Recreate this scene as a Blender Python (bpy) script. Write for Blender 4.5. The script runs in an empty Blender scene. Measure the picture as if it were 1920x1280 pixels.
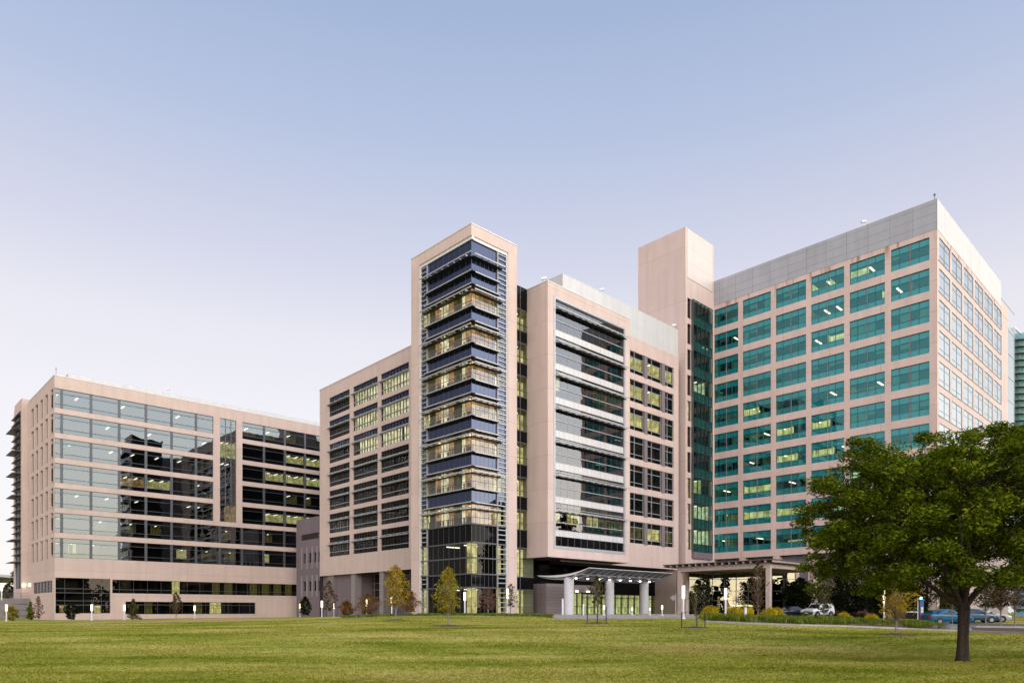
import bpy, math, random
import numpy as np
from mathutils import Vector, Matrix

random.seed(7)
rng = np.random.default_rng(11)
scene = bpy.context.scene
COL = scene.collection
F = 1331.5          # focal length in photo pixels (1920 wide)
HZ = 1145.0         # horizon row
EYE = 1.6
VPR, VPL = 2345.0, -320.0

# ------------------------------------------------------------------ terrain
CP = np.array([(0,0,0),(-20,16,0),(0,16,0),(14,22.4,0),(20,14,0),(-4.4,49,.55),(-10,62,.8),(5.7,49,.75),(10.8,42,.6),(19,35.5,.4),
               (13.5,55,1.0),(19.5,64,1.05),(-5,84,1.25),(8,82,1.15),(20,95,1.2),(30,95,1.1),(38,90,.72),(41,69,.3),(50,60,.15),
               (32,44,.25),(60,90,.3),(-80,120,0),(-50,135,.2),(-30,110,.6),(-30,60,.3),(-60,80,0),(8,105,1.15),(0,-60,0),(90,60,0),
               (-120,120,0),(0,300,.5),(200,200,.3),(-200,200,0),(-22,120,.7)], float)
def ground(x, y):
    d2 = (CP[:,0]-x)**2 + (CP[:,1]-y)**2 + 9.0
    w = d2**-1.6
    return float((w*CP[:,2]).sum()/w.sum())
def ground_np(X, Y):
    num = np.zeros_like(X); den = np.zeros_like(X)
    for cx, cy, cz in CP:
        w = ((X-cx)**2+(Y-cy)**2+9.0)**-1.6
        num += w*cz; den += w
    return num/den
def hit(px, py):
    """where the sight line through a photo pixel meets the ground"""
    kx, kz = (px-960)/F, (HZ-py)/F
    y = 10.0
    while y < 170:
        if EYE + kz*y < ground(kx*y, y):
            break
        y += 0.25
    return Vector((kx*y, y, ground(kx*y, y)))
def spot(px, Y):
    x = (px-960)/F*Y
    return Vector((x, Y, ground(x, Y)))

# ------------------------------------------------------------------ helpers
class MB:
    """collects faces for ONE mesh object"""
    def __init__(s): s.v=[]; s.f=[]; s.m=[]; s.uv=[]
    def poly(s, pts, m=0, uv=None):
        b=len(s.v); s.v += [tuple(p) for p in pts]; s.f.append(tuple(range(b,b+len(pts)))); s.m.append(m)
        s.uv.append(uv if uv else [(p[0],p[2]) for p in pts])
    def box(s, a, ex, ey, ez, m=0):
        """a: corner, ex ey ez: edge vectors"""
        a=Vector(a); ex=Vector(ex); ey=Vector(ey); ez=Vector(ez)
        lx,ly,lz=ex.length,ey.length,ez.length
        P=lambda i,j,k: a+ex*i+ey*j+ez*k
        for q,(w,h) in ((((0,0,0),(1,0,0),(1,0,1),(0,0,1)),(lx,lz)),(((0,1,0),(0,1,1),(1,1,1),(1,1,0)),(lz,lx)),
                  (((0,0,0),(0,0,1),(0,1,1),(0,1,0)),(lz,ly)),(((1,0,0),(1,1,0),(1,1,1),(1,0,1)),(ly,lz)),
                  (((0,0,0),(0,1,0),(1,1,0),(1,0,0)),(ly,lx)),(((0,0,1),(1,0,1),(1,1,1),(0,1,1)),(lx,ly))):
            s.poly([P(*c) for c in q], m, [(0,0),(w,0),(w,h),(0,h)])
    def abox(s, x0,x1,y0,y1,z0,z1,m=0):
        s.box((x0,y0,z0),(x1-x0,0,0),(0,y1-y0,0),(0,0,z1-z0),m)
    def tube(s, pts, rad, n=8, m=0, cap=True):
        pts=[Vector(p) for p in pts]
        if not hasattr(rad,'__len__'): rad=[rad]*len(pts)
        base=len(s.v)
        for i,p in enumerate(pts):
            t=(pts[min(i+1,len(pts)-1)]-pts[max(i-1,0)])
            t = t.normalized() if t.length>1e-9 else Vector((0,0,1))
            a=t.cross(Vector((0,1,0)) if abs(t.y)<.9 else Vector((1,0,0))).normalized(); b=t.cross(a)
            for k in range(n):
                an=2*math.pi*k/n
                s.v.append(tuple(p+(a*math.cos(an)+b*math.sin(an))*rad[i]))
        for i in range(len(pts)-1):
            for k in range(n):
                k2=(k+1)%n
                s.f.append((base+i*n+k,base+i*n+k2,base+(i+1)*n+k2,base+(i+1)*n+k)); s.m.append(m); s.uv.append([(k/n,i),(k/n,i),(k/n,i+1),(k/n,i+1)])
        if cap:
            s.f.append(tuple(base+k for k in range(n))); s.m.append(m); s.uv.append([(0,0)]*n)
            s.f.append(tuple(base+(len(pts)-1)*n+k for k in range(n))); s.m.append(m); s.uv.append([(0,0)]*n)
    def build(s, name, mats, parent=None, origin=(0,0,0), smooth=False):
        me=bpy.data.meshes.new(name)
        o=Vector(origin)
        me.from_pydata([(x-o.x,y-o.y,z-o.z) for x,y,z in s.v],[],s.f)
        if not isinstance(mats,(list,tuple)): mats=[mats]
        for mt in mats: me.materials.append(mt)
        me.polygons.foreach_set('material_index',s.m)
        ul=me.uv_layers.new(name='UVMap')
        ul.data.foreach_set('uv',[c for f in s.uv for p in f for c in p])
        if smooth: me.polygons.foreach_set('use_smooth',[True]*len(s.f))
        me.update()
        ob=bpy.data.objects.new(name,me); COL.objects.link(ob)
        if parent is not None: ob.parent=parent
        else: ob.location=o
        return ob

def tag(o,label=None,cat=None,group=None,kind=None):
    if label: o['label']=label
    if cat: o['category']=cat
    if group: o['group']=group
    if kind: o['kind']=kind
    return o
def thing(name,loc,label,cat,group=None):
    e=bpy.data.objects.new(name,None); COL.objects.link(e); e.location=loc; e.empty_display_size=.5
    return tag(e,label,cat,group)
KIDS=None
def copy_tree(o,parent=None):
    c=o.copy(); COL.objects.link(c)
    if parent is not None: c.parent=parent
    for ch in list(o.children): copy_tree(ch,c)
    return c

class Face:
    """a facade plane: s runs along it (metres, away from the near corner), d is outward"""
    def __init__(self,px,Y,vp):
        self.O=Vector(((px-960)/F*Y,Y,0)); u=Vector((vp-960,F,0)).normalized(); self.u=u
        n=Vector((u.y,-u.x,0))
        if n.dot(-self.O)<0: n=-n
        self.n=n; self.px=px
    def s(self,px,d=0.0):
        k=(px-960)/F; O=self.O+self.n*d; u=self.u
        return (k*O.y-O.x)/(u.x-k*u.y)
    def at(self,s,z,d=0.0):
        p=self.O+self.u*s+self.n*d
        return Vector((p.x,p.y,z))
    def z(self,px,py):
        return EYE+(HZ-py)/F*(self.O+self.u*self.s(px)).y
    def shifted(self,d):
        f=Face.__new__(Face); f.O=self.O+self.n*d; f.u=self.u; f.n=self.n; f.px=self.px; return f
    def box(self,mb,s0,s1,z0,z1,d0,d1,m=0):
        mb.box(self.at(s0,z0,d1),self.u*(s1-s0),self.n*(d0-d1),(0,0,z1-z0),m)
    def quad(self,mb,s0,s1,z0,z1,d=0.0,m=0):
        mb.poly([self.at(s0,z0,d),self.at(s1,z0,d),self.at(s1,z1,d),self.at(s0,z1,d)],m,[(s0,z0),(s1,z0),(s1,z1),(s0,z1)])
    def skin(self,mb,s0,s1,z0,z1,holes=(),depth=.4,m=0):
        """wall face with rectangular openings and their reveals"""
        S=sorted({s0,s1}|{v for h in holes for v in h[:2] if s0<v<s1}); Z=sorted({z0,z1}|{v for h in holes for v in h[2:4] if z0<v<z1})
        for j in range(len(Z)-1):
            zc=(Z[j]+Z[j+1])/2; run=None
            for i in range(len(S)-1):
                sc=(S[i]+S[i+1])/2
                solid=not any(h[0]<sc<h[1] and h[2]<zc<h[3] for h in holes)
                if solid:
                    if run is None: run=S[i]
                    end=S[i+1]
                if run is not None and (not solid or i==len(S)-2):
                    self.quad(mb,run,end,Z[j],Z[j+1],0,m); run=None
        for a,b,c,e in [h[:4] for h in holes]:
            for sv in (a,b):
                if s0<sv<s1: mb.poly([self.at(sv,c,0),self.at(sv,c,-depth),self.at(sv,e,-depth),self.at(sv,e,0)],m,[(0,c),(depth,c),(depth,e),(0,e)])
            for zv in (c,e):
                if z0<zv<z1: mb.poly([self.at(a,zv,0),self.at(b,zv,0),self.at(b,zv,-depth),self.at(a,zv,-depth)],m,[(a,0),(b,0),(b,depth),(a,depth)])

# ------------------------------------------------------------------ materials
MATS={}
def new_mat(name):
    m=bpy.data.materials.new(name); m.use_nodes=True; m.node_tree.nodes.clear(); MATS[name]=m
    nt=m.node_tree; out=nt.nodes.new('ShaderNodeOutputMaterial')
    return m,nt,nt.nodes,nt.links,out
def c4(c): return (c[0],c[1],c[2],1)
def basic(name,col,rough=.6,metal=0.0,var=.12,scale=2.0,spec=.5,bump=0.0):
    m,nt,N,L,out=new_mat(name)
    p=N.new('ShaderNodeBsdfPrincipled'); p.inputs['Roughness'].default_value=rough; p.inputs['Metallic'].default_value=metal
    p.inputs['Specular IOR Level'].default_value=spec
    tc=N.new('ShaderNodeTexCoord'); no=N.new('ShaderNodeTexNoise'); no.inputs['Scale'].default_value=scale; no.inputs['Detail'].default_value=5
    L.new(tc.outputs['Object'],no.inputs['Vector'])
    rp=N.new('ShaderNodeValToRGB'); e=rp.color_ramp.elements
    e[0].position=.3; e[1].position=.7
    e[0].color=c4([max(0,c*(1-var)) for c in col]); e[1].color=c4([min(1,c*(1+var)) for c in col])
    L.new(no.outputs['Fac'],rp.inputs['Fac']); L.new(rp.outputs['Color'],p.inputs['Base Color'])
    if bump:
        b=N.new('ShaderNodeBump'); b.inputs['Distance'].default_value=bump; L.new(no.outputs['Fac'],b.inputs['Height']); L.new(b.outputs['Normal'],p.inputs['Normal'])
    L.new(p.outputs[0],out.inputs[0]); return m
def panelled(name,col,pw,ph,rough=.75,joint=.75,var=.07,metal=0.0,stain=None,off=0.0,msize=.03,spec=.3):
    """cladding with panel joints in metres (UV = along wall, height)"""
    m,nt,N,L,out=new_mat(name)
    p=N.new('ShaderNodeBsdfPrincipled'); p.inputs['Roughness'].default_value=rough; p.inputs['Metallic'].default_value=metal; p.inputs['Specular IOR Level'].default_value=spec
    uv=N.new('ShaderNodeUVMap'); tc=N.new('ShaderNodeTexCoord')
    br=N.new('ShaderNodeTexBrick'); br.offset=off; br.squash=1; br.inputs['Scale'].default_value=1; br.inputs['Mortar Size'].default_value=msize; br.inputs['Mortar Smooth'].default_value=.3
    br.inputs['Brick Width'].default_value=pw; br.inputs['Row Height'].default_value=ph
    a=[min(1,c*(1+var*.6)) for c in col]; b=[c*(1-var*.6) for c in col]
    br.inputs['Color1'].default_value=c4(a); br.inputs['Color2'].default_value=c4(b); br.inputs['Mortar'].default_value=c4([c*joint for c in col])
    L.new(uv.outputs[0],br.inputs['Vector'])
    no=N.new('ShaderNodeTexNoise'); no.inputs['Scale'].default_value=.35; no.inputs['Detail'].default_value=8; no.inputs['Roughness'].default_value=.65
    L.new(tc.outputs['Object'],no.inputs['Vector'])
    mr=N.new('ShaderNodeMapRange'); mr.inputs['From Min'].default_value=.3; mr.inputs['From Max'].default_value=.7; mr.inputs['To Min'].default_value=1-var*1.2; mr.inputs['To Max'].default_value=1+var*.8
    L.new(no.outputs['Fac'],mr.inputs['Value'])
    mx=N.new('ShaderNodeMix'); mx.data_type='RGBA'; mx.blend_type='MULTIPLY'; mx.inputs['Factor'].default_value=1
    L.new(br.outputs['Color'],mx.inputs['A']); L.new(mr.outputs[0],mx.inputs['B']); last=mx.outputs['Result']
    # faint rain streaks running down the wall
    ms_=N.new('ShaderNodeMapping'); ms_.inputs['Scale'].default_value=(.9,.07,1); L.new(uv.outputs[0],ms_.inputs[0])
    n4=N.new('ShaderNodeTexNoise'); n4.inputs['Scale'].default_value=1; n4.inputs['Detail'].default_value=6; L.new(ms_.outputs[0],n4.inputs['Vector'])
    r4=N.new('ShaderNodeMapRange'); r4.inputs['From Min'].default_value=.35; r4.inputs['From Max'].default_value=.7; r4.inputs['To Min'].default_value=1.02; r4.inputs['To Max'].default_value=.92; L.new(n4.outputs['Fac'],r4.inputs['Value'])
    m5=N.new('ShaderNodeMix'); m5.data_type='RGBA'; m5.blend_type='MULTIPLY'; m5.inputs['Factor'].default_value=1; L.new(last,m5.inputs['A']); L.new(r4.outputs[0],m5.inputs['B']); last=m5.outputs['Result']
    if stain:
        # rust coloured streaks below the roof edge: (top z, length)
        zt,ln=stain
        sep=N.new('ShaderNodeSeparateXYZ'); L.new(uv.outputs[0],sep.inputs[0])
        n2=N.new('ShaderNodeTexNoise'); n2.inputs['Scale'].default_value=1; n2.inputs['Detail'].default_value=4
        mp=N.new('ShaderNodeMapping'); mp.inputs['Scale'].default_value=(1.1,.12,1); L.new(uv.outputs[0],mp.inputs[0]); L.new(mp.outputs[0],n2.inputs['Vector'])
        r1=N.new('ShaderNodeMapRange'); r1.inputs['From Min'].default_value=.53; r1.inputs['From Max'].default_value=.66; L.new(n2.outputs['Fac'],r1.inputs['Value'])
        r2=N.new('ShaderNodeMapRange'); r2.inputs['From Min'].default_value=zt-ln; r2.inputs['From Max'].default_value=zt; L.new(sep.outputs['Y'],r2.inputs['Value'])
        mu=N.new('ShaderNodeMath'); mu.operation='MULTIPLY'; L.new(r1.outputs[0],mu.inputs[0]); L.new(r2.outputs[0],mu.inputs[1])
        m2=N.new('ShaderNodeMix'); m2.data_type='RGBA'; m2.inputs['B'].default_value=(.30,.14,.10,1); L.new(mu.outputs[0],m2.inputs['Factor']); L.new(last,m2.inputs['A']); last=m2.outputs['Result']
    L.new(last,p.inputs['Base Color'])
    bp=N.new('ShaderNodeBump'); bp.inputs['Distance'].default_value=.01; bp.inputs['Strength'].default_value=.5; bp.invert=True
    L.new(br.outputs['Fac'],bp.inputs['Height']); L.new(bp.outputs['Normal'],p.inputs['Normal'])
    L.new(p.outputs[0],out.inputs[0]); return m
def mirror_fac(N,L,f0):
    lw=N.new('ShaderNodeLayerWeight'); lw.inputs['Blend'].default_value=.5
    pw=N.new('ShaderNodeMath'); pw.operation='POWER'; pw.inputs[1].default_value=5.0; L.new(lw.outputs['Facing'],pw.inputs[0])
    mr=N.new('ShaderNodeMapRange'); mr.inputs['To Min'].default_value=f0; mr.inputs['To Max'].default_value=.85; L.new(pw.outputs[0],mr.inputs['Value'])
    return mr.outputs[0]
def wavy(N,L,dist,scale):
    tc=N.new('ShaderNodeTexCoord'); no=N.new('ShaderNodeTexNoise'); no.inputs['Scale'].default_value=scale; no.inputs['Detail'].default_value=1
    L.new(tc.outputs['Object'],no.inputs['Vector'])
    b=N.new('ShaderNodeBump'); b.inputs['Distance'].default_value=dist; L.new(no.outputs['Fac'],b.inputs['Height'])
    return b.outputs['Normal']
def glass(name,tint,refl,f0,wave=.012,wscale=.45):
    m,nt,N,L,out=new_mat(name)
    t=N.new('ShaderNodeBsdfTransparent'); t.inputs[0].default_value=c4(tint)
    g=N.new('ShaderNodeBsdfGlossy'); g.inputs['Roughness'].default_value=0.0; g.inputs['Color'].default_value=c4(refl)
    L.new(wavy(N,L,wave,wscale),g.inputs['Normal'])
    mx=N.new('ShaderNodeMixShader'); L.new(mirror_fac(N,L,f0),mx.inputs[0]); L.new(t.outputs[0],mx.inputs[1]); L.new(g.outputs[0],mx.inputs[2])
    L.new(mx.outputs[0],out.inputs[0]); return m
def spandrel(name,col,refl,f0,wave=.012,wscale=.45,rough=.02):
    m,nt,N,L,out=new_mat(name)
    t=N.new('ShaderNodeBsdfDiffuse'); t.inputs[0].default_value=c4(col)
    g=N.new('ShaderNodeBsdfGlossy'); g.inputs['Roughness'].default_value=rough; g.inputs['Color'].default_value=c4(refl)
    L.new(wavy(N,L,wave,wscale),g.inputs['Normal'])
    mx=N.new('ShaderNodeMixShader'); L.new(mirror_fac(N,L,f0),mx.inputs[0]); L.new(t.outputs[0],mx.inputs[1]); L.new(g.outputs[0],mx.inputs[2])
    L.new(mx.outputs[0],out.inputs[0]); return m
def lamp(name,col,st):
    m,nt,N,L,out=new_mat(name)
    e=N.new('ShaderNodeEmission'); e.inputs[0].default_value=c4(col); e.inputs[1].default_value=st
    L.new(e.outputs[0],out.inputs[0]); return m
def lit_room(name,c1,c2,st,bw=.9,bh=1.1):
    """lamp-lit room seen through a window: wall, furniture and shadow patches"""
    m,nt,N,L,out=new_mat(name)
    uv=N.new('ShaderNodeUVMap'); br=N.new('ShaderNodeTexBrick'); br.offset=.37; br.inputs['Scale'].default_value=1
    br.inputs['Brick Width'].default_value=bw; br.inputs['Row Height'].default_value=bh; br.inputs['Mortar Size'].default_value=.03; br.inputs['Bias'].default_value=-.25
    br.inputs['Color1'].default_value=c4(c1); br.inputs['Color2'].default_value=c4(c2); br.inputs['Mortar'].default_value=c4([c*.35 for c in c1])
    L.new(uv.outputs[0],br.inputs['Vector'])
    no=N.new('ShaderNodeTexNoise'); no.inputs['Scale'].default_value=.9; no.inputs['Detail'].default_value=3; L.new(uv.outputs[0],no.inputs['Vector'])
    mr=N.new('ShaderNodeMapRange'); mr.inputs['From Min'].default_value=.35; mr.inputs['From Max'].default_value=.65; mr.inputs['To Min'].default_value=.45*st; mr.inputs['To Max'].default_value=1.15*st
    L.new(no.outputs['Fac'],mr.inputs['Value'])
    e=N.new('ShaderNodeEmission'); L.new(br.outputs['Color'],e.inputs[0]); L.new(mr.outputs[0],e.inputs[1]); L.new(e.outputs[0],out.inputs[0]); return m
def foliage(name,c1,c2,c3=None,trans=.35):
    m,nt,N,L,out=new_mat(name)
    g=N.new('ShaderNodeNewGeometry'); rp=N.new('ShaderNodeValToRGB'); e=rp.color_ramp.elements
    e[0].color=c4(c1); e[1].color=c4(c2); e[1].position=.8
    if c3: x=rp.color_ramp.elements.new(.97); x.color=c4(c3)
    L.new(g.outputs['Random Per Island'],rp.inputs['Fac'])
    tc=N.new('ShaderNodeTexCoord'); no=N.new('ShaderNodeTexNoise'); no.inputs['Scale'].default_value=1.3; L.new(tc.outputs['Object'],no.inputs['Vector'])
    mr=N.new('ShaderNodeMapRange'); mr.inputs['From Min'].default_value=.35; mr.inputs['From Max'].default_value=.65; mr.inputs['To Min'].default_value=.65; mr.inputs['To Max'].default_value=1.3; L.new(no.outputs['Fac'],mr.inputs['Value'])
    mx=N.new('ShaderNodeMix'); mx.data_type='RGBA'; mx.blend_type='MULTIPLY'; mx.inputs['Factor'].default_value=1; L.new(rp.outputs[0],mx.inputs['A']); L.new(mr.outputs[0],mx.inputs['B'])
    d=N.new('ShaderNodeBsdfDiffuse'); t=N.new('ShaderNodeBsdfTranslucent'); L.new(mx.outputs['Result'],d.inputs[0]); L.new(mx.outputs['Result'],t.inputs[0])
    ms=N.new('ShaderNodeMixShader'); ms.inputs[0].default_value=trans; L.new(d.outputs[0],ms.inputs[1]); L.new(t.outputs[0],ms.inputs[2]); L.new(ms.outputs[0],out.inputs[0]); return m

PINK=(.60,.475,.445)
M_pink=panelled('pink_precast_concrete',PINK,7.5,4.4,var=.05,joint=.82,msize=.04)
M_pinkL=panelled('tan_pink_precast',(.55,.43,.395),7.5,4.4,var=.05,joint=.82,msize=.04)
M_pinkR=panelled('weathered_pink_precast',(.60,.47,.44),7.5,4.415,var=.06,joint=.75,msize=.05,stain=(55.9,2.6))
M_pier=basic('mauve_metal_pier',(.20,.165,.185),.45,var=.06)
M_gpanel=panelled('grey_metal_panel',(.36,.37,.42),3.1,1.35,rough=.45,joint=.6,var=.05,msize=.035)
M_lowwall=basic('grey_desk_wall',(.20,.19,.21),.8,var=.2,scale=1)
M_liftpan=panelled('pale_pink_metal_panel',(.60,.535,.52),2.4,2.6,rough=.45,joint=.7,var=.03,msize=.035)
M_wscreen=panelled('white_ribbed_screen',(.56,.565,.585),5.8,.42,rough=.5,joint=.86,var=.03,msize=.03)
M_white=basic('white_painted_metal',(.62,.63,.66),.4,var=.04)
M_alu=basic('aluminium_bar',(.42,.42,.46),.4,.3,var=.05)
M_bar=basic('grey_mullion',(.11,.11,.125),.4,.3,var=.05)
M_dkbar=basic('dark_mullion',(.03,.035,.04),.4,var=.05)
M_fin=basic('shaded_fin_underside',(.018,.018,.022),.5,var=.05)  # near-black colour stands in for the shade under ledges and sunshades
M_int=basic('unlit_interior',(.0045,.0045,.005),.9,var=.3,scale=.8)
M_black=spandrel('black_glass_panel',(.006,.006,.007),(.5,.5,.5),.02)
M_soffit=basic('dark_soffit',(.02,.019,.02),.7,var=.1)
M_gL=glass('silver_blue_glass',(.42,.45,.42),(.78,.87,.95),.135)
M_sL=spandrel('silver_blue_spandrel',(.003,.003,.004),(.76,.85,.93),.13)
M_hidden=basic('darkened_unseen_wall',(.022,.02,.022),.85,var=.15)  # near-black finish put on unseen walls so the glass opposite reflects dark
M_gW=glass('bronze_grey_glass',(.66,.68,.60),(.85,.8,.82),.035)
M_gT=glass('clear_grey_glass',(.74,.73,.66),(.85,.9,1.0),.11)
M_sT=spandrel('blue_spandrel_glass',(.006,.009,.028),(.62,.70,1.0),.12)
M_gB=glass('silver_grey_glass',(.50,.52,.46),(.92,.93,1.0),.125,.007)
M_gR=glass('teal_vision_glass',(.62,.80,.66),(.25,.80,.84),.16)
M_sR=spandrel('teal_spandrel_glass',(.008,.165,.188),(.38,.90,.96),.13)
M_gRr=glass('pale_teal_glass',(.2,.4,.4),(.90,.98,1.0),.62)
M_gFar=glass('far_pale_glass',(.6,.8,.78),(.88,.98,1.0),.3)
M_tealbar=basic('dark_teal_bar',(.01,.10,.11),.4,var=.05)
M_gG=glass('green_lobby_glass',(.62,.72,.58),(.9,.95,.85),.10)
M_gLob=glass('mirror_lobby_glass',(.45,.55,.45),(.95,.97,.85),.22)
M_gGreen=glass('green_curtain_glass',(.38,.55,.45),(.6,.9,.85),.10)
M_sGreen=spandrel('green_spandrel_glass',(.012,.05,.045),(.6,.95,.9),.14)
M_white_frit=panelled('white_fritted_band',(.60,.58,.60),.95,4.4,rough=.25,joint=.7,var=.03,spec=.5)
M_stone=panelled('grey_stone_cladding',(.25,.20,.205),6,.42,rough=.6,joint=.65,var=.08,msize=.025)
M_mauve=panelled('mauve_precast',(.185,.15,.175),4,4.2,var=.06,joint=.8)
M_yel=lit_room('lamp_lit_office',(.95,.86,.38),(.50,.43,.15),1.05)
M_yelb=lit_room('bright_lit_office',(1.0,.95,.68),(.8,.70,.40),1.35,.6,1.6)
M_org=lit_room('warm_lit_lounge',(1.0,.62,.26),(.40,.21,.09),.72,.8,.7)
M_dim=lit_room('dimly_lit_office',(.20,.17,.05),(.03,.025,.01),.7)
M_lobby=lit_room('lit_lobby_wall',(.95,.88,.42),(.75,.66,.26),1.05,1.2,6)
M_tube=lamp('ceiling_lamp_tube',(1,.93,.72),3.0)
M_warmtube=lamp('warm_ceiling_lamp',(1,.72,.38),3.2)
M_blind=basic('closed_roller_blind',(.07,.19,.18),.9,var=.1)
# ------------------------------------------------------------------ facade pieces
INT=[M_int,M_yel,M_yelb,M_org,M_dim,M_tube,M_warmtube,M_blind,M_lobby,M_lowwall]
GD=-.24                                              # glass plane behind the wall face
def window(Fc,rect,parent,og,ms=(),ts=(),bands=None,pane=None,bar=None,bw=.09,edge=.06,name='window',gd=GD,deep=.12):
    s0,s1,z0,z1=rect
    f=MB()
    for a,b in ((s0,s0+edge),(s1-edge,s1)): Fc.box(f,a,b,z0,z1,gd-.06,gd+.07)
    for a,b in ((z0,z0+edge),(z1-edge,z1)): Fc.box(f,s0+edge,s1-edge,a,b,gd-.06,gd+.068)
    for q in ms:
        s,w=q if isinstance(q,tuple) else (q,bw)
        Fc.box(f,s-w/2,s+w/2,z0+edge,z1-edge,gd-.05,gd+deep)
    for q in ts:
        z,w=q if isinstance(q,tuple) else (q,bw*.8)
        Fc.box(f,s0+edge,s1-edge,z-w/2,z+w/2,gd-.045,gd+deep*.7)
    o=f.build(name,bar or M_bar,parent,og)
    g=MB(); mats=[]
    for za,zb,mt in (bands or [(z0,z1,pane)]):
        if mt not in mats: mats.append(mt)
        Fc.quad(g,s0,s1,za,zb,gd,mats.index(mt))
    g.build('pane',mats,o,og)
    return o
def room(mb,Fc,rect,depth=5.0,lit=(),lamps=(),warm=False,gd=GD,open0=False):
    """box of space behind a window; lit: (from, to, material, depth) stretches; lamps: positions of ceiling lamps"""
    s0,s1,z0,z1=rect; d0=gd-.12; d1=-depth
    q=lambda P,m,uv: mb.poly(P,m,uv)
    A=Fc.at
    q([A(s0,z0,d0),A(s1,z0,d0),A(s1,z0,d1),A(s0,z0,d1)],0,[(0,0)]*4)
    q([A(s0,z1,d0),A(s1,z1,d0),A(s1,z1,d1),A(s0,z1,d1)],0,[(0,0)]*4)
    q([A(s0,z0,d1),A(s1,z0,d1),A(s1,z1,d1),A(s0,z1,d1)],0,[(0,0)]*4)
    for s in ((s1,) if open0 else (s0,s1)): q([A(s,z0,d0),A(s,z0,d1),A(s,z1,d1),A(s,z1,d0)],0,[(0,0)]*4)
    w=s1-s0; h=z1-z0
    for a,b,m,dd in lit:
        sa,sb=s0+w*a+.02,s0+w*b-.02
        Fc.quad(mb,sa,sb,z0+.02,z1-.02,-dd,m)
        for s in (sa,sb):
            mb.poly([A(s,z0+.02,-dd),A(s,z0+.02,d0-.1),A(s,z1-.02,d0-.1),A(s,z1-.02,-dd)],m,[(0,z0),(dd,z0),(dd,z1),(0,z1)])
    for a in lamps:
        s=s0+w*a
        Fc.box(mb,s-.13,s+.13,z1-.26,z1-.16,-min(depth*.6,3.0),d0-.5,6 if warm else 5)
def hull(mb,pts,z0,z1,walls=(),m=0,roof=True):
    n=len(pts)
    for i in walls:
        a,b=pts[i],pts[(i+1)%n]; ln=(b-a).length
        mb.poly([(a.x,a.y,z0),(b.x,b.y,z0),(b.x,b.y,z1),(a.x,a.y,z1)],m,[(0,z0),(ln,z0),(ln,z1),(0,z1)])
    if roof: mb.poly([(p.x,p.y,z1) for p in pts],m)
def under(mb,pts,z,m=0): mb.poly([(p.x,p.y,z) for p in pts],m)

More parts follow.
